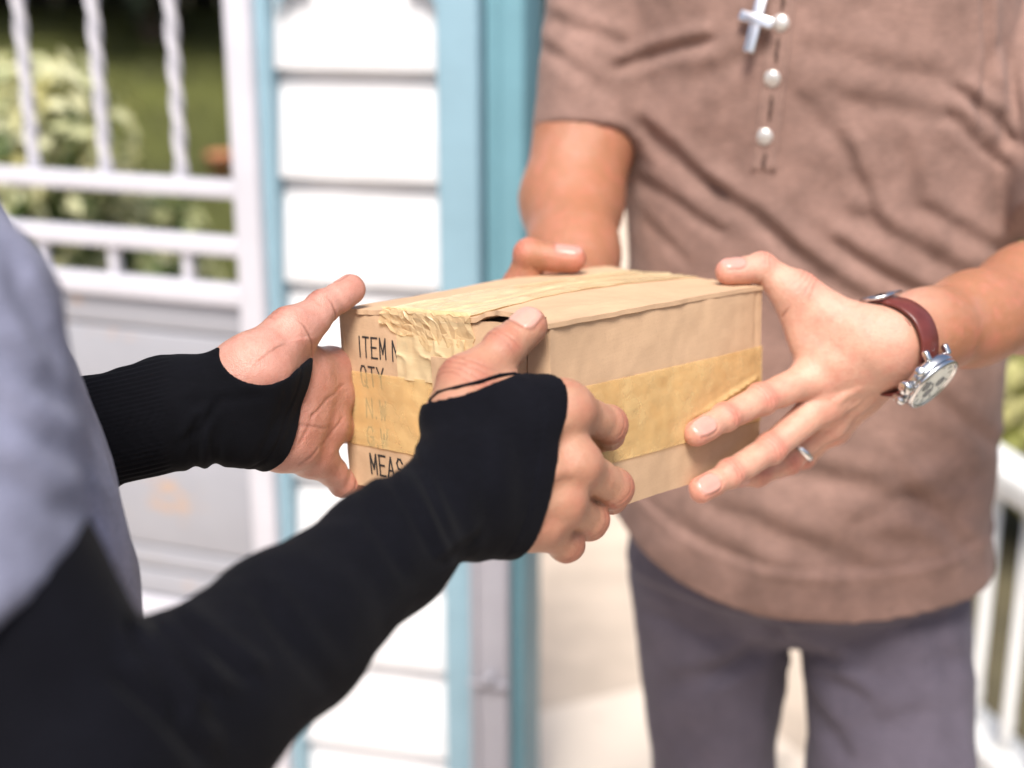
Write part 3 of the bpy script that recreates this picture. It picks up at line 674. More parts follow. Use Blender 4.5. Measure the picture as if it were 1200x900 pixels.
for a, b in (((400, 452), (368, 488)), ((368, 488), (352, 520)), ((402, 492), (382, 520)), ((382, 520), (352, 545)), ((345, 498), (385, 500))):
    s, t, over = seg_dist(q, a, b); s = s + 3 * vnoise(np.c_[q / 14., q[:, :1] * 0], 1.); e = np.exp(-(s / 2.0) ** 2) * np.exp(-(over / 3) ** 2) * fac
    A['fold'] = np.clip(A['fold'] + .34 * e, 0, 1); V = V - nvd * (.0006 * e)[:, None]
V = V + nvd * (.0012 * palm_zone * vnoise(V, 55.))[:, None]
v = Vol((-.80, .15, .0), (-.0, 1.12, 1.90), .0075)
v.cone(P(-165, 540, .69), CT[2], .135, .150, .03, (fdc, .58)); v.cone(CT[0] + up * .08, P(-165, 540, .69), .08, .12, .03, (fdc, .6)); NKc = CT[0] + up * .30; HDc = NKc + up * .15 + fdc * .05
v.cone(CT[0] + up * .15, NKc + up * .06, .058, .056, .03)
for s_ in (S_R, S_L): v.ball(s_, .046, .02); v.cone(s_, CT[0] + up * .14, .042, .050, .02)
v.cone(S_R, EL2, .040, .036, .02); v.cone(EL2, P(216, 836, .560), .034, .030, .01); v.cone(P(216, 836, .560), M_DR, .030, .028, .01); v.cone(S_L, EL_DL, .043, .036, .02); v.cone(EL_DL, P(110, 509, .83), .034, .026, .02)
hc = CT[2] + up * -.05; fts = []
for s_ in (-1, 1):
    k_ = hc + sdc * s_ * .09 + fdc * (.03 + .03 * s_) + up * (.47 - hc[2]); f_ = np.array([k_[0] - fdc[0] * .02, k_[1], .06]); v.cone(hc + sdc * s_ * .085, k_, .08, .052, .02); v.cone(k_, f_, .05, .036, .02); fts.append((k_, f_))
head(v, HDc, fdc); Vb, Qb = v.mesh(); Vb = smooth_mesh(Vb, Qb, 2)
join_shells('body', [drb, (V, Q, A), (Vb, Qb, None)], M['skin_courier'], courier); hair(HDc, fdc, courier)
v = Vol((-.80, .2, .05), (.1, 1.15, 1.0), .006); v.cone(CT[1] + up * -.06, hc, .165, .172, .03, (fdc, .66))
for (k_, f_), s_ in zip(fts, (-1, 1)): v.cone(hc + sdc * s_ * .085, k_, .10, .07, .015); v.cone(k_, f_, .07, .058, .02)
v.cut(CT[1] + up * -.07, up, .003)
V, Q = v.mesh(); nv = vnormals(V, Q); link('trousers', mesh_np('trousers', V + nv * (.003 * vnoise(V, 18.))[:, None], Q), M['dark_twill'], courier); shoe_pair([f for k_, f in fts], fdc, courier)

# ------------------------------------------------------------------ the parcel
def cardboard(name, col):
    m, nt, b, out = new_mat(name); co = coords(nt)
    c = ramp(nt, noise(nt, co, 22, 5, .6), [(.3, tuple(x * .92 for x in col)), (.7, tuple(x * 1.05 for x in col))])
    c = mix(nt, ramp(nt, noise(nt, coords(nt, (60, 60, 900)), 1, 3, .6), [(.35, .0), (.75, .18)]), c, tuple(x * .72 for x in col))
    c = mix(nt, ramp(nt, noise(nt, co, 900, 2, .7), [(.55, 0), (.8, .35)]), c, tuple(x * .6 for x in col))
    c = mix(nt, ramp(nt, noise(nt, co, 14, 6, .7), [(.58, 0), (.75, .25)]), c, (col[0] * 1.15, col[1] * 1.15, col[2] * 1.2))
    nt.links.new(c, b.inputs['Base Color']); b.inputs['Roughness'].default_value = .82; b.inputs['Specular IOR Level'].default_value = .25
    n1 = bump(nt, b, noise(nt, co, 700, 3, .6), .18, .0006)
    w = N(nt, 'ShaderNodeTexWave', wave_type='BANDS', bands_direction='X', Scale=70, Distortion=.6); nt.links.new(coords(nt, (1, 1, 1), (0, 0, R(40))), w.inputs['Vector'])
    n2 = bump(nt, b, w.outputs['Fac'], .05, .0006, n1); bump(nt, b, noise(nt, co, 40, 4, .6), .18, .002, n2)
    return m
def tape_mat(name, col, alpha):
    m, nt, b, out = new_mat(name); co = coords(nt)
    c = ramp(nt, noise(nt, co, 30, 5, .65), [(.3, tuple(x * .88 for x in col)), (.7, tuple(min(1, x * 1.1) for x in col))])
    c = mix(nt, ramp(nt, noise(nt, coords(nt, (25, 25, 420)), 1, 4, .7), [(.5, 0), (.72, .35)]), c, tuple(min(1, x * 1.25) for x in col))
    nt.links.new(c, b.inputs['Base Color']); b.inputs['Roughness'].default_value = .24; b.inputs['Specular IOR Level'].default_value = .45
    n1 = bump(nt, b, noise(nt, co, 160, 4, .65), .22, .001); bump(nt, b, noise(nt, coords(nt, (40, 40, 300)), 1, 3, .6), .25, .0012, n1)
    tr = N(nt, 'ShaderNodeBsdfTransparent'); mx = N(nt, 'ShaderNodeMixShader'); nt.links.new(ramp(nt, noise(nt, co, 55, 3, .6), [(.3, alpha - .07), (.7, alpha + .07)]), mx.inputs[0])
    tr.inputs['Color'].default_value = (1.0, .93, .78, 1)
    nt.links.new(tr.outputs[0], mx.inputs[1]); nt.links.new(b.outputs[0], mx.inputs[2]); nt.links.new(mx.outputs[0], out.inputs['Surface']); return m
M['card'] = cardboard('cardboard', (.54, .36, .225)); M['card_edge'] = simple('cardboard_edge', (.24, .13, .065), .9, bmp=.8, bscale=500)
M['tape'] = tape_mat('packing_tape', (.86, .665, .36), .32); M['tape_thin'] = tape_mat('pale_tape', (.84, .70, .46), .50); M['tape_film'] = tape_mat('tape_film', (.80, .64, .41), .42); M['print'] = simple('black_print', (.022, .020, .020), .7, var=.4, scale=300)
M['inside_shade'] = simple('box_inside_shade', (.10, .065, .04), .9)  # cardboard darkened to paint the shade inside the gaps
box = empty('cardboard_box', (BX['Ab'] + BX['Bb'] + BX['Cb'] + BX['Db']) / 4, 'battered brown cardboard box sealed with yellow packing tape, held between the two people', 'box')
def face(c00, c10, c01, c11):
    c00, c10, c01, c11 = map(np.array, (c00, c10, c01, c11)); n = nrm(np.cross(c10 - c00, c01 - c00)); ctr = sum(BX.values()) / 8
    if n @ (c00 + (c11 - c00) * .5 - ctr) < 0: n = -n
    def f(s, v, off=0.):
        s = np.asarray(s, float)[..., None]; v = np.asarray(v, float)[..., None]; off = np.asarray(off, float)
        return c00 * (1 - s) * (1 - v) + c10 * s * (1 - v) + c01 * (1 - s) * v + c11 * s * v + n * off[..., None]
    f.n = n; return f
F_front = face(BX['A'], BX['B'], BX['Ab'], BX['Bb']); F_side = face(BX['B'], BX['C'], BX['Bb'], BX['Cb'])
F_end = face(BX['C'], BX['D'], BX['Cb'], BX['Db']); F_back = face(BX['D'], BX['A'], BX['Db'], BX['Ab'])
F_top = face(BX['A'], BX['B'], BX['D'], BX['C']); F_bot = face(BX['Ab'], BX['Bb'], BX['Db'], BX['Cb'])
def plate(name, f, s0, s1, v0, v1, ns, nv_, fn, th, mat, parent=box, off=0., edge=None):
    s = np.linspace(s0, s1, ns); v = np.linspace(v0, v1, nv_); S, Vv = np.meshgrid(s, v, indexing='ij'); S = S.copy(); Vv = Vv.copy()
    if edge: S, Vv = edge(S, Vv)
    d = fn(S, Vv) if fn else np.zeros_like(S); O = f(S, Vv, off + d); I = f(S, Vv, off + d - th); n = ns * nv_
    ix = np.arange(n).reshape(ns, nv_); q = np.stack([ix[:-1, :-1], ix[1:, :-1], ix[1:, 1:], ix[:-1, 1:]], -1).reshape(-1, 4)
    loop = np.concatenate([ix[:, 0], ix[-1, 1:], ix[-2::-1, -1], ix[0, -2:0:-1]]); l2 = np.roll(loop, -1)
    rim = np.stack([loop, l2, l2 + n, loop + n], 1); Vx = np.concatenate([O.reshape(-1, 3), I.reshape(-1, 3)]); Qx = np.concatenate([q, q[:, ::-1] + n, rim])
    me = mesh_np(name, Vx, Qx); bm = bmesh.new(); bm.from_mesh(me); bmesh.ops.recalc_face_normals(bm, faces=bm.faces); bm.to_mesh(me); bm.free()
    try: me.set_sharp_from_angle(angle=R(50))
    except Exception: pass
    return link(name, me, mat, parent)
def nz(S, V, sc, sd): p = np.stack([S * 2.2 + sd, V * 1.2 + sd * .7, S * 0 + sd], -1).reshape(-1, 3); return vnoise(p, sc).reshape(S.shape)
TH = .0032
def bulge(a, sd): return lambda S, V: a * np.sin(np.pi * np.clip(S, 0, 1)) * np.sin(np.pi * np.clip(V, 0, 1)) + .0009 * nz(S, V, 3., sd) + .0003 * nz(S, V, 14., sd)
fb = bulge(.0012, 3.)
plate('front_panel', F_front, 0, .900, .0, 1, 70, 40, fb, TH, M['card'])
plate('corner_flap', F_front, .9075, 1.0, .012, 1, 12, 40, lambda S, V: fb(S, V) + .0006, TH, M['card'])
plate('inner_flap', F_front, .80, .96, .03, .97, 4, 4, lambda S, V: S * 0 - .0045, .002, M['inside_shade'])  # dark colour paints the shade seen through the slit
sb = lambda S, V: bulge(.0015, 5.)(S, V) - .0011 * np.exp(-((S - .965) / .006) ** 2) * np.clip((.40 - V) * 8, 0, 1)
plate('side_panel', F_side, 0, 1, 0.0, 1, 90, 40, sb, TH, M['card']); plate('end_panel', F_end, 0, 1, 0, 1, 20, 20, None, TH, M['card']); plate('back_panel', F_back, 0, 1, 0, 1, 20, 20, None, TH, M['card']); plate('bottom_panel', F_bot, .02, .98, .02, .98, 20, 20, None, TH, M['card'])
def ft(S, V):
    lift = .0052 * np.exp(-((S - .80) / .10) ** 4) * np.exp(-V / .10) ; dip = .0008 * np.exp(-((S - .5) / .012) ** 2)
    return .0022 + .0045 * np.sin(np.pi * np.clip(S, 0, 1)) * np.sin(np.pi * np.clip(V, 0, 1)) + lift - dip + .0012 * nz(S, V, 3., 9.) + .0003 * nz(S, V, 20., 2.) + .006 * np.clip((.35 - S) * 2, 0, 1) * np.clip((V - .75) * 3, 0, 1) * np.clip(S * 8, 0, 1)
def jag(S, V):
    b = np.clip((S - .93) / .07, 0, 1) ** 6; S = S + b * (.006 + .005 * nz(V, V, 9., 4.)); e = np.clip((.06 - V) / .06, 0, 1) ** 4; V = V - e * (.005 + .006 * nz(S, S, 12., 8.)); return S, V
plate('top_flap', F_top, 0, .496, 0, 1, 46, 60, ft, TH * .9, M['card'], edge=jag); plate('top_flap', F_top, .504, 1, 0, 1, 60, 60, ft, TH * .9, M['card'], edge=jag)
# dark sheet painted as the shade in the gap under the lifted flap
MB().add([F_front(s_, v_, o_) for s_, v_, o_ in ((.66, -.028, -.012), (.93, -.028, -.012), (.93, .03, -.012), (.66, .03, -.012))], [(0, 1, 2, 3)]).build('flap_gap_shade', M['inside_shade'], box)
# tape
def tw(sd, a): return lambda S, V: .0008 + fb(S, V) + a * np.abs(nz(S, V, 6., sd)) * .6 + .0002 * nz(S, V, 25., sd)
plate('packing_tape', F_front, -.004, 1.004, .335, .755, 80, 30, lambda S, V: .0009 + fb(S, V) + .0006 * np.clip(nz(S, V, 9., 21.), 0, 1) * np.clip(S * 3 - .4, 0, 1), .0003, M['tape'])
def side_w(S, V):
    r = 0
    for a, b, w_, am in (((.70, .60), (.97, .50), .012, .0022), ((.78, .66), (1.0, .58), .010, .0016), ((.62, .62), (.80, .60), .010, .0010)):
        d = (S - a[0]) * -(b[1] - a[1]) + (V - a[1]) * (b[0] - a[0]); L = math.hypot(b[0] - a[0], b[1] - a[1]); t = ((S - a[0]) * (b[0] - a[0]) + (V - a[1]) * (b[1] - a[1])) / L ** 2
        r = r + am * np.exp(-(d / L / w_) ** 2) * np.clip(np.minimum(t, 1 - t) * 6 + .5, 0, 1)
    return .0009 + sb(S, V) + r + .0004 * np.clip(nz(S, V, 7., 31.), 0, 1)
plate('packing_tape', F_side, -.004, 1.003, .325, .755, 110, 36, side_w, .0003, M['tape'])
def top_edge(S, V): b = np.clip((V - .95) / .05, 0, 1); return S, V
ftt = lambda S, V: ft(S, V) + .0007 + .0006 * np.abs(nz(S, V, 7., 41.)) + .0014 * np.clip((.22 - V) * 5, 0, 1) * np.abs(nz(S, V, 16., 43.))
plate('packing_tape', F_top, .26, .64, -.012, 1.0, 60, 90, ftt, .0003, M['tape_thin'])
def crum(S, V):      # creased film: random facets with sharp folds between them
    return .0012 + np.clip(1 - V / .5, .45, 1) * .0015 * rng.random(S.shape) ** 1.6 * np.clip((V + .05) * 40, .2, 1) + .0016 * np.exp(-((V + .01) / .06) ** 2)
def crum_edge(S, V):
    lowr = .175 + .055 * nz(S, S * 0, 5., 61.) + .025 * nz(S, S * 0, 17., 63.) + .05 * np.exp(-((S - .53) / .10) ** 2) - .11 * np.clip((.40 - S) * 8, 0, 1); t = (V + .045) / .245; S2 = S + .010 * nz(S, V, 8., 67.) * (t > .05) + rng.uniform(-.009, .009, S.shape) * (t > .05) * (t < .95); return S2, -.045 + np.clip(t + rng.uniform(-.05, .05, S.shape) * (t > .05) * (t < .95), 0, 1) * (lowr + .045)
plate('crumpled_tape', F_front, .235, .665, -.045, .20, 26, 9, crum, .0003, M['tape_film'], edge=crum_edge).data.polygons.foreach_set('use_smooth', np.zeros(2 * 25 * 8 + 2 * (25 + 8), bool))
plate('packing_tape', F_front, .30, .63, .10, .345, 50, 40, lambda S, V: .0006 + fb(S, V) + .0011 * (1 - np.abs(nz(S, V, 9., 71.))) ** 4, .0002, M['tape_thin'])
plate('cardboard_patch', F_front, .475, .585, .20, .37, 14, 14, lambda S, V: .0022 + fb(S, V), .0012, M['card'])
# printed words in a narrow condensed hand-stencil
GL = {'I': [((.5, 0), (.5, 1))], 'T': [((0, 0), (1, 0)), ((.5, 0), (.5, 1))], 'E': [((.06, 0), (.06, 1)), ((0, 0), (1, 0)), ((0, .48), (.85, .48)), ((0, 1), (1, 1))], 'M': [((.05, 1), (.05, 0)), ((.05, 0), (.5, .75)), ((.5, .75), (.95, 0)), ((.95, 0), (.95, 1))],
 'N': [((.05, 1), (.05, 0)), ((.05, 0), (.95, 1)), ((.95, 1), (.95, 0))], 'Q': [((.1, .2), (.3, 0)), ((.3, 0), (.7, 0)), ((.7, 0), (.9, .2)), ((.9, .2), (.9, .8)), ((.9, .8), (.7, 1)), ((.7, 1), (.3, 1)), ((.3, 1), (.1, .8)), ((.1, .8), (.1, .2)), ((.6, .75), (1, 1.08))],
 'Y': [((0, 0), (.5, .5)), ((1, 0), (.5, .5)), ((.5, .5), (.5, 1))], 'W': [((0, 0), (.25, 1)), ((.25, 1), (.5, .25)), ((.5, .25), (.75, 1)), ((.75, 1), (1, 0))], 'A': [((0, 1), (.5, 0)), ((.5, 0), (1, 1)), ((.2, .65), (.8, .65))],
 'G': [((.95, .2), (.7, 0)), ((.7, 0), (.3, 0)), ((.3, 0), (.05, .2)), ((.05, .2), (.05, .8)), ((.05, .8), (.3, 1)), ((.3, 1), (.7, 1)), ((.7, 1), (.95, .8)), ((.95, .8), (.95, .52)), ((.95, .52), (.55, .52))],
 'S': [((.95, .18), (.7, 0)), ((.7, 0), (.3, 0)), ((.3, 0), (.06, .22)), ((.06, .22), (.3, .46)), ((.3, .46), (.7, .54)), ((.7, .54), (.94, .78)), ((.94, .78), (.7, 1)), ((.7, 1), (.3, 1)), ((.3, 1), (.05, .82))], '.': [((.4, .92), (.4, 1.0))]}
GL['O'] = GL['Q'][:-1]
def word(txt, s0, v0, lw, lh, gap, sw=.0011):
    W_ = np.linalg.norm(BX['B'] - BX['A']); H_ = np.linalg.norm(BX['Ab'] - BX['A']); m = MB(); x = s0
    for ch in txt:
        wd = lw * (.35 if ch in 'I.' else 1)
        for a, b in GL[ch]:
            a = np.array([(x + a[0] * wd) * W_, (v0 + a[1] * lh) * H_]); b = np.array([(x + b[0] * wd) * W_, (v0 + b[1] * lh) * H_]); d = nrm(b - a); nn = np.array([-d[1], d[0]]) * sw / 2; a = a - d * sw * .45; b = b + d * sw * .45
            pts = []
            for t in (0, .5, 1):
                for s_ in (-1, 1):
                    u = a + (b - a) * t + nn * s_; S, Vv = u[0] / W_, u[1] / H_; pts.append(F_front(S, Vv, float(fb(np.array([S]), np.array([Vv]))[0]) + .00035))
            m.add(pts, [(0, 1, 3, 2), (2, 3, 5, 4)])
        x += wd + gap
    return m.build('lettering', M['print'], box)
word('ITEM', .100, .135, .031, .112, .0125); word('NO.', .275, .142, .031, .108, .014); word('QTY', .098, .300, .033, .112, .0125)
word('N.W', .115, .485, .034, .105, .014); word('G.W', .115, .645, .034, .105, .014); word('MEAS.', .120, .800, .033, .115, .014, .0013)

# ------------------------------------------------------------------ watch, rings, pendant
M['strap'] = simple('strap_leather', (.115, .024, .020), .36, var=.25, scale=60, bmp=.3, bscale=700, bdist=.0005); M['steel'] = simple('brushed_steel', (.66, .66, .67), .22, 1.0, var=.06); M['dial'] = simple('dial', (.84, .86, .80), .6, var=.03); M['ink'] = simple('dial_ink', (.05, .05, .06), .4)
mg, ntg, bg, og = new_mat('watch_glass'); _t = N(ntg, 'ShaderNodeBsdfTransparent'); _m = N(ntg, 'ShaderNodeMixShader'); _m.inputs[0].default_value = .10; ntg.links.new(_t.outputs[0], _m.inputs[1]); ntg.links.new(bg.outputs[0], _m.inputs[2]); ntg.links.new(_m.outputs[0], og.inputs['Surface']); bg.inputs['Roughness'].default_value = .05; bg.inputs['IOR'].default_value = 1.25; bg.inputs['Base Color'].default_value = (.95, .98, .96, 1); M['glass'] = mg
wc = P(1044, 404, .975); wa = nrm(P(1110, 382, 1.018) - P(1045, 404, .975))
wn_ = ortho(D3(.30, .70, -.65), wa); wb_ = np.cross(wa, wn_)
watch = empty('wristwatch', wc, 'steel wristwatch with a dark red leather strap on the left wrist of the brown-shirted person', 'watch')
def surf(th, c):
    d = wn_ * math.cos(th) + wb_ * math.sin(th); h = ml_bvh.ray_cast(Vector(c + d * .06), Vector(-d)); return (np.array(h[0]) - c) @ d if h[0] is not None else .028
vs, fs = [], []; na = 72; ths = np.linspace(R(22), R(338), na)
rows = ((-.0095, .0006), (-.0095, .0022), (-.0080, .0032), (.0080, .0032), (.0095, .0022), (.0095, .0006))
for th in ths:
    d = wn_ * math.cos(th) + wb_ * math.sin(th)
    r0 = min(max(surf(th, wc + wa * t) for t in (-.006, 0, .008)), .0315 if abs(th - math.pi) > 1.2 else .030)
    for t, o in rows: vs.append(wc + wa * t + d * (r0 + o + .0003))
k = len(rows); fs = [(i * k + j, i * k + (j + 1) % k, (i + 1) * k + (j + 1) % k, (i + 1) * k + j) for i in range(na - 1) for j in range(k)] + [tuple(range(k)), tuple((na - 1) * k + j for j in range(k))]
MB().add(vs, fs).build('strap', M['strap'], watch, smooth=True, bevel=.0004)
rc = max(surf(0, wc + wa * t) for t in (-.015, 0, .015)); cc = wc + wn_ * (rc + .0012)
case = MB().lathe(cc, wn_, [(.0170, 0), (.0195, .0012), (.0208, .0035), (.0208, .0070), (.0200, .0088), (.0188, .0090)], 48).build('case', M['steel'], watch, smooth=True)
MB().lathe(cc + wn_ * .0088, wn_, [(.0205, -.001), (.0200, .0016), (.0186, .0024), (.0178, .0022), (.0176, .0004)], 48).build('bezel', M['steel'], watch, smooth=True)
dial = MB().lathe(cc + wn_ * .0088, wn_, [(.0176, 0), (.0176, .0006), (.0002, .0006)], 48).build('dial', M['dial'], watch)
mk_ = MB(); dn = cc + wn_ * .00955
for i in range(12):
    a = 2 * math.pi * i / 12; u = wa * math.cos(a) + wb_ * math.sin(a); t_ = np.cross(wn_, u); mk_.bar(dn + u * .0132, dn + u * .0160, .0009, .0003, wn_)
mk_.build('hour_marker', M['ink'], watch)
for cx_, cy_ in ((-.0075, 0), (.0075, 0), (0, .0078)):
    c_ = dn + wa * cx_ + wb_ * cy_; MB().lathe(c_, wn_, [(.0040, 0), (.0040, .0003), (.0033, .0003), (.0033, .0001)], 24).build('subdial', M['ink'], watch)
for ang, ln_ in ((60, .0085), (200, .0125)): MB().bar(dn, dn + (wa * math.cos(R(ang)) + wb_ * math.sin(R(ang))) * ln_, .0010, .0004, wn_).build('watch_hand', M['ink'], watch)
MB().lathe(cc + wn_ * .0100, wn_, [(.0176, 0), (.0174, .0008), (.0002, .0012)], 40).build('crystal', M['glass'], watch, smooth=True)
for s_ in (-1, 1):
    for t_ in (-1, 1):
        a = cc + wn_ * .0030 + wb_ * s_ * .0165 + wa * t_ * .0108; MB().bar(a, a + wb_ * s_ * .0034 - wn_ * .0066, .0042, .0040, wa).build('lug', M['steel'], watch, bevel=.0012)
cr = cc + wn_ * .0050 - wa * .0205
MB().lathe(cr, -wa, [(.0022, 0), (.0022, .0016), (.0044, .0018), (.0046, .0060), (.0038, .0070), (.0005, .0072)], 20).build('crown', M['steel'], watch, smooth=True)
for s_ in (-1, 1):
    d = nrm(-wa + wb_ * s_ * .62); MB().lathe(cc + wn_ * .0050 + d * .0200, d, [(.0016, 0), (.0016, .0022), (.0032, .0024), (.0032, .0052), (.0024, .0058)], 16).build('pusher', M['steel'], watch, smooth=True)
for o in list(watch.children):
    if o.name.split('.')[0] == 'strap': continue
    c_ = np.array(o.data.vertices[0].co); k_ = len(o.data.vertices); a_ = np.empty(k_ * 3, np.float32); o.data.vertices.foreach_get('co', a_); a_ = a_.reshape(-1, 3); o.data.vertices.foreach_set('co', (cc + (a_ - cc) * 1.06).astype(np.float32).ravel()); o.data.update()
bk = R(222); d = wn_ * math.cos(bk) + wb_ * math.sin(bk)
tb = nrm(np.cross(wa, d)); pb = wc + d * (surf(bk, wc) + .0042)
bm_ = MB(); 
for a, b in (((-1, -1), (1, -1)), ((1, -1), (1, 1)), ((1, 1), (-1, 1)), ((-1, 1), (-1, -1))): bm_.tube([pb + wa * a[0] * .0118 + tb * a[1] * .0085, pb + wa * b[0] * .0118 + tb * b[1] * .0085], .0013, 8)
bm_.build('buckle', M['steel'], watch, smooth=True)
def ring(p, axis, r, w, name, label):
    th = .0012; o = MB().lathe(p - nrm(axis) * w / 2, axis, [(r, 0), (r + th * .7, w * .06), (r + th, w * .5), (r + th * .7, w * .94), (r, w)], 40); o = o.build(name, M['silver'], None, smooth=True); return tag(o, label, 'ring')
rp, rr_ = ML.chains[2][0], ML.chains[2][1]
ring(rp[0] * .30 + rp[1] * .70, rp[1] - rp[0], .0104, .0042, 'finger_ring', 'plain silver ring on the lower finger of the hand wearing the watch')
# pendant
pc, pn = on_shirt(885, 32); pn = pn if pn @ FWD < 0 else -pn
pl_ = pc + pn * .010
def PL(px, py):
    r = P(px, py, 1) - CAMP; return CAMP + r * (((pl_ - CAMP) @ pn) / (r @ pn))
pend = empty('cross_necklace', pl_, 'silver cross pendant hanging on a dark cord over the brown shirt placket', 'necklace')
tdn = nrm(PL(878, 62) - PL(893, 0)); tsd = nrm(np.cross(pn, tdn)); cross_c = PL(886.5, 23)
up_l = np.linalg.norm(cross_c - PL(894, -8)); dn_l = np.linalg.norm(PL(878.5, 62) - cross_c); sd_l = np.linalg.norm(PL(866, 15) - PL(906, 25)) / 2
MB().bar(cross_c - tdn * up_l, cross_c + tdn * dn_l, .0095, .0034, pn).build('cross_upright', M['silver'], pend, bevel=.0013, seg=3)
tarm = nrm(PL(906, 26) - PL(866, 14)); MB().bar(cross_c - tarm * sd_l, cross_c + tarm * sd_l, .0092, .0042, pn).build('cross_arm', M['silver'], pend, bevel=.0013, seg=3)
tipc = cross_c - tdn * up_l
cord = [tipc, tipc - tdn * .01 + pn * .001] + [np.array([TOPX + s_, YT - .155 + a * .15, 1.40 + a * .09]) for s_, a in ((.0, .25), (.045, .8), (.06, 1.0))]
M['cord'] = simple('cord', (.03, .02, .018), .8); MB().tube(cord, .0011, 8).build('cord', M['cord'], pend, smooth=True); MB().tube([tipc] + [np.array([TOPX - .02 + s_, YT - .155 + a * .15, 1.40 + a * .09]) for s_, a in ((-.02, .25), (-.045, .8), (-.06, 1.0))], .0011, 8).build('cord', M['cord'], pend, smooth=True)

# ------------------------------------------------------------------ wall, gate, garden
def painted(name, col, rough=.5, dirt=None, grime=.10):
    m, nt, b, out = new_mat(name); co = coords(nt)
    c = ramp(nt, noise(nt, co, 7, 5, .6), [(.3, tuple(x * (1 - grime) for x in col)), (.7, tuple(min(1, x * 1.04) for x in col))])
    c = mix(nt, ramp(nt, noise(nt, coords(nt, (2, 2, 40)), 1, 4, .6), [(.45, 0), (.8, .14)]), c, tuple(x * .7 for x in col))
    if dirt:
        for (dc, sc, th, amt) in dirt: c = mix(nt, ramp(nt, noise(nt, coords(nt, (sc, sc, sc * 2.2)), 1, 6, .7), [(th, 0), (th + .10, amt)]), c, dc)
    nt.links.new(c, b.inputs['Base Color']); b.inputs['Roughness'].default_value = rough; bump(nt, b, noise(nt, coords(nt, (30, 30, 160)), 1, 4, .6), .15, .002); return m
M['white'] = painted('white_paint', (.70, .70, .725), .5, [((.45, .44, .45), 9, .68, .35)])
M['gate_white'] = painted('gate_white', (.52, .515, .57), .45, [((.50, .27, .12), 7, .70, .5)])
M['gate_grey'] = painted('gate_grey', (.285, .29, .325), .5, [((.50, .26, .085), 5.5, .585, .8), ((.28, .27, .27), 3, .56, .4)], .08)
M['blue'] = painted('blue_paint', (.225, .36, .44), .5, [((.45, .6, .66), 8, .66, .4)]); M['teal'] = painted('teal_paint', (.135, .285, .345), .5, [((.3, .5, .55), 8, .66, .4)])
M['grey_metal'] = painted('grey_metal', (.30, .29, .325), .45, [((.35, .25, .2), 9, .70, .4)])
def PP(px, py, p0, n):
    r = P(px, py, 1) - CAMP; return CAMP + r * (((p0 - CAMP) @ n) / (r @ n))
Zv = np.array([0, 0, 1.])
class Wall:      # a vertical plane: p(u, z, off)
    def __init__(s, p0, deg): s.u = np.array([math.cos(R(deg)), -math.sin(R(deg)), 0]); s.n = np.array([-math.sin(R(deg)), -math.cos(R(deg)), 0]); s.o = np.array([p0[0], p0[1], 0.])
    def uz(s, px, py): q = PP(px, py, s.o, s.n); return (q - s.o) @ s.u, q[2]
    def p(s, u, z, off=0.): return s.o + s.u * u + Zv * z + s.n * off
    def slab(s, m, u0, u1, z0, z1, o0, o1): return m.hexa([s.p(u0, z0, o0), s.p(u1, z0, o0), s.p(u1, z0, o1), s.p(u0, z0, o1), s.p(u0, z1, o0), s.p(u1, z1, o0), s.p(u1, z1, o1), s.p(u0, z1, o1)])
Wl = Wall(PY(420, 300, 2.0), 14)
uL, uR = Wl.uz(321, 85)[0], Wl.uz(518, 85)[0]; u2 = Wl.uz(577, 85)[0]; u3 = Wl.uz(618, 85)[0]
wall = empty('siding_wall', Wl.p((uL + uR) / 2, 0), 'white clapboard wall panel between two blue posts behind the box', 'wall')
z0 = Wl.uz(417, 84)[1]; pitch = .151
Wl.slab(MB(), uL - .02, uR + .05, .0, 1.75, -.06, -.016).build('sheathing', M['white'], wall)
board = None
zk = [z0 + pitch * 3 - pitch * k for k in range(12)]
for k, zt in enumerate(zk):
    zb = max(zt - pitch + .0, .012)
    if zt - zb < .03: continue
    m = MB(); m.hexa([Wl.p(uL, zb + .002, -.012), Wl.p(uR, zb + .002, -.012), Wl.p(uR, zb + .002, .008), Wl.p(uL, zb + .002, .008), Wl.p(uL, zt + .012, -.015), Wl.p(uR, zt + .012, -.0155), Wl.p(uR, zt + .012, -.0125), Wl.p(uL, zt + .012, -.0125)])
    m.build('siding_board', M['white'], wall, bevel=.0012)
arch_z = Wl.uz(515, 2)[1]
def corner(u, sgn):       # quarter-round bracket closing the upper corner of the white panel
    r = .045; m = MB(); vs = []; zc = Wl.uz(512, 22)[1]; top = zc + r; n_ = 10
    for off in (.0105, .019):
        vs.append(Wl.p(u, top + .3, off)); vs.append(Wl.p(u - sgn * r * 1.0, top + .3, off)); 
        for i in range(n_ + 1): a = math.pi / 2 * i / n_; vs.append(Wl.p(u - sgn * r + sgn * r * math.sin(a), zc + r * math.cos(a), off))
    k = n_ + 3; fs = [tuple(range(k)), tuple(range(2 * k - 1, k - 1, -1))] + [(i, (i + 1) % k, k + (i + 1) % k, k + i) for i in range(k)]; m.add(vs, fs).build('corner_bracket', M['blue'], wall)
corner(uR + .001, 1); corner(uL + .016, -1)
Wl.slab(MB(), uR, u2 - .012, 0, 1.8, -.05, .030).build('trim_board', M['blue'], wall, bevel=.004)
uq = Wl.uz(303, 85)[0]
tag(Wl.slab(MB(), uq, uL + .004, 0, 1.85, -.055, .026).build('gate_post', M['blue'], None, bevel=.004), 'narrow blue wooden post between the white gate and the clapboard wall', 'post')
jamb = empty('door_frame', Wl.p((u2 + u3) / 2, 0), 'teal wooden door frame upright at the right end of the wall', 'door frame')
Wl.slab(MB(), u2 - .008, u2 + .012, 0, 1.8, -.09, .006).build('stop_strip', M['teal'], jamb, bevel=.002)
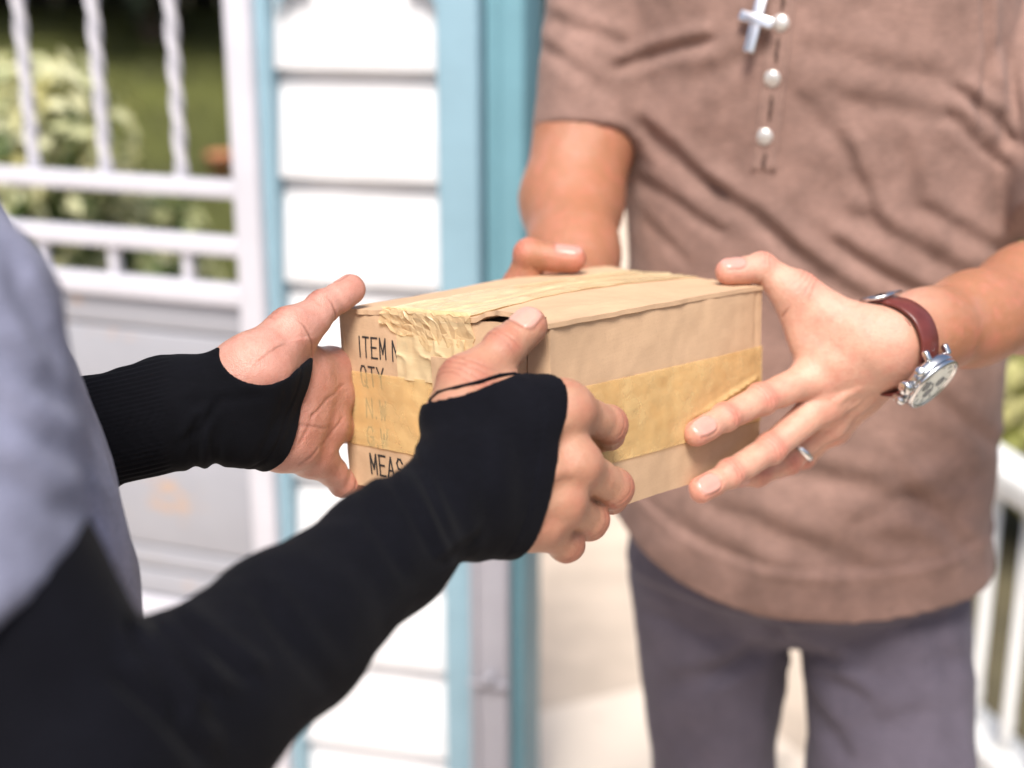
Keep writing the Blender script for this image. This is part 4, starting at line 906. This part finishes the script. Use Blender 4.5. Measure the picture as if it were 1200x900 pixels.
Wl.slab(MB(), u2 + .014, u3, 0, 1.8, -.10, .020).build('jamb_board', M['teal'], jamb, bevel=.004)
gp = empty('metal_post', Wl.p(u2, 0, .05), 'low grey metal post with a bolt in front of the teal frame', 'post')
ga, gb_ = Wl.uz(563, 800)[0], Wl.uz(606, 800)[0]; gz = Wl.uz(575, 560)[1]
Wl.slab(MB(), ga, gb_, 0, gz, .034, .060).build('upright', M['grey_metal'], gp, bevel=.004); Wl.slab(MB(), ga + .004, ga + .012, .02, gz - .02, .060, .068).build('rib', M['grey_metal'], gp, bevel=.002)
bu, bz = Wl.uz(587, 769); MB().lathe(Wl.p(bu, bz, .060), Wl.n, [(.009, 0), (.009, .006), (.006, .008), (.006, .018), (.001, .019)], 12).build('bolt', M['grey_metal'], gp, smooth=True)
Wl.slab(MB(), ga - .0, gb_ + .002, bz - .016, bz - .010, .0595, .071).build('bracket', M['grey_metal'], gp, bevel=.001)

# gate
Gt = Wall(PY(290, 250, 2.02), 20)
gate = empty('garden_gate', Gt.p(-.2, 0), 'white metal garden gate with twisted bars and a grey lower panel', 'gate')
gl = Gt.uz(-330, 250)[0]
def rail(px, py, th, name, o0, o1, u1=Gt.uz(270, 250)[0]):
    z = Gt.uz(px, py)[1]; Gt.slab(MB(), gl, u1, z - th / 2, z + th / 2, o0, o1).build(name, M['gate_white'], gate, bevel=.003); return z
us0, us1 = Gt.uz(280, 200)[0], Gt.uz(309, 200)[0]
Gt.slab(MB(), us0, us1, .06, 1.72, -.022, .022).build('stile', M['gate_white'], gate, bevel=.004); Gt.slab(MB(), gl - .04, gl, .06, 1.72, -.022, .022).build('stile', M['gate_white'], gate, bevel=.004)
zr1 = rail(135, 213, .024, 'rail', -.015, .015, us0); zr2 = rail(150, 279, .026, 'rail', -.015, .015, us0); zr3 = rail(170, 336, .030, 'rail', -.016, .016, us0); rail(135, -190, .026, 'rail', -.015, .015, us0)
def twisted(u, za, zb, w, name, tw_=9.):
    vs, fs, n = [], [], 60; c = Gt.p(u, 0)
    for i in range(n + 1):
        z = za + (zb - za) * i / n; a = tw_ * 2 * math.pi * (z - za) / 2.0 if tw_ else 0
        for k in range(4): b = a + math.pi / 4 + math.pi / 2 * k; vs.append(c + (Gt.u * math.cos(b) + Gt.n * math.sin(b)) * w * .7071 + Zv * z)
    fs = [(i * 4 + k, i * 4 + (k + 1) % 4, (i + 1) * 4 + (k + 1) % 4, (i + 1) * 4 + k) for i in range(n) for k in range(4)] + [(3, 2, 1, 0), tuple(n * 4 + k for k in range(4))]
    return MB().add(vs, fs).build(name, M['gate_white'], gate)
ztop = Gt.uz(135, -190)[1] - .012
for px in (-225, -142, -57, 31, 116, 206): twisted(Gt.uz(px, 100)[0], zr1 + .011, ztop, .0145, 'bar', 10)
for px in (-195, -112, -31, 52, 135, 221): twisted(Gt.uz(px, 306)[0], zr3 + .014, zr2 - .012, .0145, 'short_bar', 0)
zs = [zr3 - .0155] + [Gt.uz(200, y)[1] for y in (388, 515, 642, 668, 700)]
for a, b in zip(zs[:-1], zs[1:]):
    o = .003 if (a - b) > .03 else .012
    Gt.slab(MB(), gl, us0, b + .002, a - .002, -.008, o + random.uniform(0, .003)).build('panel_board', M['gate_grey'], gate, bevel=.003)
Gt.slab(MB(), gl, us0, zs[-1] - .19, zs[-1] - .002, -.014, .014).build('bottom_rail', M['gate_white'], gate, bevel=.004)
Gt.slab(MB(), gl + .01, us0 - .01, zs[-1] - .1, zs[0], -.013, -.009).build('backing_sheet', M['gate_grey'], gate)
hu, hz_ = Gt.uz(285, 622); 

# ground
def sheet(name, pts, z, mat, kind='structure', parent=None):
    o = MB().add([(x, y, z) for x, y in pts], [tuple(range(len(pts)))]).build(name, mat, parent); return tag(o, kind=kind)
M['soil'] = simple('soil', (.09, .075, .04), .95, var=.35, scale=3, bmp=.6, bscale=30, bdist=.02); M['lawn'] = simple('lawn', (.078, .086, .017), .9, var=.35, scale=2.2, bmp=.8, bscale=80, bdist=.02)
M['slab'] = simple('concrete_slab', (.78, .67, .56), .8, var=.05, scale=5, bmp=.3, bscale=120, bdist=.002, dirt=((.50, .43, .36), 6, .58)); M['joint'] = simple('joint', (.56, .46, .37), .95)
sheet('ground', [(-300, -300), (300, -300), (300, 300), (-300, 300)], -.030, M['soil'])
def rise(y): return -.022 + .95 * np.clip((np.asarray(y, float) - 4.6) / 5.2, 0, 1) ** 1.4
lx, ly = np.linspace(-14, -.16, 12), np.linspace(2.75, 14, 40); GX, GY = np.meshgrid(lx, ly, indexing='ij'); ix = np.arange(GX.size).reshape(GX.shape)
tag(link('lawn', mesh_np('lawn', np.stack([GX, GY, rise(GY)], -1).reshape(-1, 3), np.stack([ix[:-1, :-1], ix[1:, :-1], ix[1:, 1:], ix[:-1, 1:]], -1).reshape(-1, 4)), M['lawn']), kind='structure')
RL = PY(1158, 846, 2.16); zb_ = RL[2]; ht = PY(1158, 541, 2.16); d0 = PZ(1200, 568, ht[2]); rd = nrm((d0 - ht) * [1, 1, 0])
rs_ = np.array([rd[1], -rd[0]]); rs_ = rs_ if rs_[0] > 0 else -rs_; q0 = np.array([ht[0], ht[1]]) + rs_ * .10; r2 = rd[:2] if rd[1] < 0 else -rd[:2]
pav = sheet('pavement', [(-4, -3), tuple(q0 + r2 * 3), tuple(q0 - r2 * .45), (.95, 8.5), (-.16, 8.5), (-.16, 2.75), (-4, 2.75)], -.012, M['joint'])
ang = R(24); cu, su = math.cos(ang), math.sin(ang); tmpl = None
for i in range(-6, 12):
    for j in range(-7, 14):
        s_ = .62; c = np.array([.55 + (i * cu - j * su) * s_, 3.0 + (i * su + j * cu) * s_])
        if not (-.10 + .45 < c[0] < 3.0 and 1.2 < c[1] < 8.1 and c[0] < c[1] * .62 + .8) and not (-1.8 < c[0] < .6 and .3 < c[1] < 2.4): continue
        if (c - q0) @ rs_ > -.30 or (c[1] > 2.2 and c[0] > 1.1): continue
        if tmpl is None:
            h = s_ / 2 - .006; m = MB(); m.hexa([(-h, -h, -.016), (h, -h, -.016), (h, h, -.016), (-h, h, -.016), (-h, -h, 0), (h, -h, 0), (h, h, 0), (-h, h, 0)]); o = m.build('paving_slab', M['slab'], pav); tmpl = o
        else: o = tmpl.copy(); COL.objects.link(o); o.parent = pav
        o.location = (c[0], c[1], random.uniform(-.0015, .0)); o.rotation_euler = (0, 0, ang)
# grass blades near the gate side
n = 34000; gx = rng.uniform(-5.5, -.18, n); gy = 3.0 + 8 * rng.random(n) ** 1.4; hgt = rng.uniform(.03, .075, n); an = rng.uniform(0, 6.28, n); w_ = .004
b0 = np.stack([gx - np.cos(an) * w_, gy - np.sin(an) * w_, rise(gy)], 1); b1 = np.stack([gx + np.cos(an) * w_, gy + np.sin(an) * w_, rise(gy)], 1)
tpp = np.stack([gx + rng.normal(0, .02, n), gy + rng.normal(0, .02, n), rise(gy) + hgt + .022], 1); Vg = np.stack([b0, b1, tpp], 1).reshape(-1, 3)
M['blade'] = simple('grass_blade', (.105, .112, .024), .7, var=.4, scale=2.5)
tag(link('grass', mesh_np('grass', Vg, np.arange(3 * n).reshape(-1, 3), False), M['blade']), kind='stuff')

# plants
def leaf_mat(name, stops, rough=.55, tr=.25):
    m, nt, b, out = new_mat(name); a = N(nt, 'ShaderNodeAttribute', attribute_name='tone'); c = ramp(nt, a.outputs['Fac'], stops); nt.links.new(c, b.inputs['Base Color']); b.inputs['Roughness'].default_value = rough
    t = N(nt, 'ShaderNodeBsdfTranslucent'); nt.links.new(c, t.inputs['Color']); mx = N(nt, 'ShaderNodeMixShader'); mx.inputs[0].default_value = tr; nt.links.new(b.outputs[0], mx.inputs[1]); nt.links.new(t.outputs[0], mx.inputs[2]); nt.links.new(mx.outputs[0], out.inputs['Surface']); return m
def leaves(clumps, n, size, mat, name, parent, tone=None):
    per = np.array([c[1] ** 2 for c in clumps]); per = per / per.sum(); cid = rng.choice(len(clumps), n, p=per)
    cc_ = np.array([c[0] for c in clumps])[cid]; rr = np.array([c[1] for c in clumps])[cid]; d = rng.normal(size=(n, 3)); d /= np.linalg.norm(d, axis=1, keepdims=True)
    p = cc_ + d * (rr * (.55 + .5 * rng.random(n) ** .7))[:, None]; nn = d + rng.normal(0, .55, (n, 3)) + np.array([0, 0, .35]); nn /= np.linalg.norm(nn, axis=1, keepdims=True)
    t = np.cross(nn, rng.normal(size=(n, 3))); t /= np.linalg.norm(t, axis=1, keepdims=True); b = np.cross(nn, t); s = size * rng.uniform(.6, 1.25, n)[:, None]
    Vv = np.stack([p - t * s, p + b * s * .42 + nn * s * .12, p + t * s, p - b * s * .42 + nn * s * .12], 1).reshape(-1, 3); me = mesh_np(name, Vv, np.arange(4 * n).reshape(-1, 4), False)
    tv = rng.random(n) if tone is None else tone(p, cid); attr(me, 'tone', np.repeat(tv, 4)); return link(name, me, mat, parent)
def clump_set(c, rad, n, rs):
    out = []
    for _ in range(n):
        d = rng.normal(size=3); d /= np.linalg.norm(d); out.append((np.array(c) + d * np.array(rad) * rng.uniform(.35, .95), rng.uniform(*rs)))
    return out
M['bark'] = simple('bark', (.085, .06, .045), .9, var=.3, scale=20, bmp=.8, bscale=40, bdist=.01)
M['variegated'] = leaf_mat('variegated_leaf', [(0, (.030, .060, .018)), (.42, (.07, .12, .03)), (.48, (.42, .44, .21)), (.8, (.60, .59, .38)), (1, (.54, .50, .20))])
M['dark_leaf'] = leaf_mat('dark_leaf', [(0, (.006, .012, .006)), (.6, (.014, .026, .010)), (1, (.035, .05, .014))], .6, .1)
M['lime_leaf'] = leaf_mat('lime_leaf', [(0, (.12, .14, .03)), (.5, (.36, .36, .10)), (1, (.62, .58, .28))])
M['mid_leaf'] = leaf_mat('mid_leaf', [(0, (.03, .05, .012)), (.6, (.07, .10, .02)), (1, (.16, .18, .05))])
bc = PY(10, 215, 3.4)
def bush(name, base, c, rad, n, ncl, size, mat, label, cat, group=None, tone=None, rs=(.10, .2)):
    r = empty(name, (base[0], base[1], -.02), label, cat, group); cl = clump_set(c, rad, ncl, rs); m = MB()
    for q, rad_ in cl[:8]: m.tube([np.array([base[0] + rng.normal(0, .03), base[1] + rng.normal(0, .03), -.03]), (np.array([base[0], base[1], 0]) + q) / 2 + rng.normal(0, .03, 3), q], [.012, .009, .004], 6)
    m.build('stem', M['bark'], r, smooth=True); leaves(cl, n, size, mat, 'foliage', r, tone); return r
bush('variegated_shrub', bc, (bc[0] - .06, bc[1], .74), (.42, .36, .36), 8500, 44, .040, M['variegated'], 'bushy shrub with cream and green leaves behind the white gate', 'shrub', None, lambda p, c: np.clip(rng.random(len(p)) * .75 + (p[:, 2] - .45) * .6, 0, 1))
bush('low_shrub', PY(60, 300, 3.7), PY(10, 300, 3.7) * [1, 1, 0] + [0, 0, .34], (.30, .25, .22), 2200, 16, .05, M['mid_leaf'], 'dark green low shrub at the foot of the cream-leaved shrub', 'shrub')
def tree(x, y, h, rad, label, n=10000, mat='dark_leaf', size=.15, low=1.15):
    r = empty('tree', (x, y, 0), label, 'tree', 'dark trees at the back of the garden'); m = MB()
    top = np.array([x + rng.normal(0, .2), y, h * .75]); m.tube([np.array([x, y, -.05]), np.array([x + rng.normal(0, .06), y, h * .3]), top], [.16, .12, .05], 10); cl = clump_set((x, y, low + (h - low) / 2), (rad, rad * .8, (h - low) / 2), 40, (.45, .85))
    for q, rr in cl[:9]: m.tube([np.array([x, y, h * rng.uniform(.25, .6)]), (q + np.array([x, y, h * .5])) / 2, q], [.06, .04, .015], 6)
    m.build('trunk', M['bark'], r, smooth=True); leaves(cl, n, size, M[mat], 'crown', r, lambda p, c: np.clip(rng.random(len(p)) * .6 + .4 * vnoise(p, 1.2), 0, 1))
tree(-4.6, 9.3, 5.6, 2.0, 'dark leafy tree at the left edge, behind the cream-leaved shrub'); tree(-2.3, 9.5, 5.4, 1.9, 'dark leafy tree seen between the bars of the white gate'); tree(-.2, 9.9, 5.8, 1.9, 'dark leafy tree behind the clapboard wall')
tree(1.4, 10.2, 5.2, 1.5, 'dark leafy tree showing beside the sleeve of the brown shirt')
bush('hedge', (.9, 8.9, 0), (.9, 8.9, .62), (1.15, .35, .55), 5200, 40, .07, M['dark_leaf'], 'dark clipped hedge at the far end of the pale paving', 'hedge', None, None, (.18, .3))
tree(-7.4, 10.8, 6, 2.2, 'dark leafy tree left of the gate, mostly out of frame'); tree(3.4, 12.0, 5.5, 1.8, 'dark leafy tree behind the brown-shirted person')
M['fence_wood'] = painted('fence_wood', (.016, .011, .009), .8)
fence = empty('wooden_fence', (-2, 11.2, 0), 'dark brown wooden fence along the back of the garden', 'fence'); fb0 = None
for i in range(46):
    x = -7.6 + i * .25
    if fb0 is None: fb0 = MB().hexa([(-.118, -.011, -.03), (.118, -.011, -.03), (.118, .011, -.03), (-.118, .011, -.03), (-.118, -.011, 1.75), (.118, -.011, 1.75), (.118, .011, 1.75), (-.118, .011, 1.75)]).build('fence_board', M['fence_wood'], fence); o = fb0
    else: o = fb0.copy(); COL.objects.link(o); o.parent = fence
    o.location = (x + 2 - 0, random.uniform(-.006, .006), 0)
for zz in (.4, 1.4): MB().bar((-7.7, 11.24, zz), (3.8, 11.24, zz), .04, .09).build('fence_rail', M['fence_wood'], fence)
# terracotta pots
M['terracotta'] = simple('terracotta', (.40, .165, .08), .85, var=.15, scale=12, bmp=.2, bscale=80)
def pot(px, py, sc, label):
    yy = min(np.linspace(3, 9.5, 400), key=lambda t: abs(PY(px, py, t)[2] - float(rise(t)))); c = PY(px, py, yy); r = empty('flower_pot', c, label, 'flower pot', 'terracotta flower pots on the lawn')
    MB().lathe(c, (0, 0, 1), [(.075 * sc, 0), (.105 * sc, .18 * sc), (.12 * sc, .185 * sc), (.12 * sc, .225 * sc), (.105 * sc, .225 * sc), (.10 * sc, .19 * sc)], 24).build('pot', M['terracotta'], r, smooth=True); MB().lathe(c + Zv * .18 * sc, (0, 0, 1), [(.10 * sc, 0), (.09 * sc, .012), (.01, .02)], 20).build('potting_soil', M['soil'], r)
pot(261, 212, .62, 'terracotta flower pot on the lawn beside the right stile of the gate')
# railing on the right
rail_ = empty('white_railing', (RL[0], RL[1], 0), 'low white railing with round balusters at the lower right', 'railing'); M['rail_white'] = painted('rail_white', (.82, .81, .79), .45)
A0 = np.array([ht[0], ht[1], 0]) - rd * .22; A1 = np.array([ht[0], ht[1], 0]) + rd * 1.5
print('railing', ht, zb_, rd)
MB().bar(A0 + Zv * ht[2], A1 + Zv * ht[2], .075, .048).build('handrail', M['rail_white'], rail_, bevel=.012, seg=3); MB().bar(A0 + Zv * zb_, A1 + Zv * zb_, .085, .055).build('bottom_rail', M['rail_white'], rail_, bevel=.006)
bt = None
for i in range(17):
    c = A0 + rd * (.06 + i * .098)
    if bt is None: bt = MB().lathe((0, 0, 0), (0, 0, 1), [(.011, zb_ + .026), (.011, zb_ + .06), (.013, zb_ + .08), (.011, zb_ + .10), (.011, ht[2] - .023)], 12).build('baluster', M['rail_white'], rail_, smooth=True); o = bt
    else: o = bt.copy(); COL.objects.link(o); o.parent = rail_
    o.location = (c[0] - RL[0], c[1] - RL[1], 0)
for i in (0, 1):
    c = (A0, A1)[i]; MB().bar(c + Zv * -.02, c + Zv * (ht[2] + .03), .07, .07, (1, 0, 0)).build('newel', M['rail_white'], rail_, bevel=.006)
for (px, py, Y, rad, h, mat, lab) in ((1235, 470, 3.3, .42, .62, 'lime_leaf', 'yellow-green shrub beyond the white railing'), (1300, 300, 4.6, .7, 1.1, 'lime_leaf', 'tall pale yellow-green shrub behind the elbow of the brown-shirted person'), (1165, 520, 4.3, .5, .5, 'mid_leaf', 'green low shrub beyond the railing, nearest the brown shirt')):
    c = PY(px, py, Y); bush('garden_shrub', c, (c[0], c[1], h * .55), (rad, rad * .7, h * .42), 1800, 18, .05, M[mat], lab, 'shrub', 'shrubs beyond the white railing', None, (.12, .24))
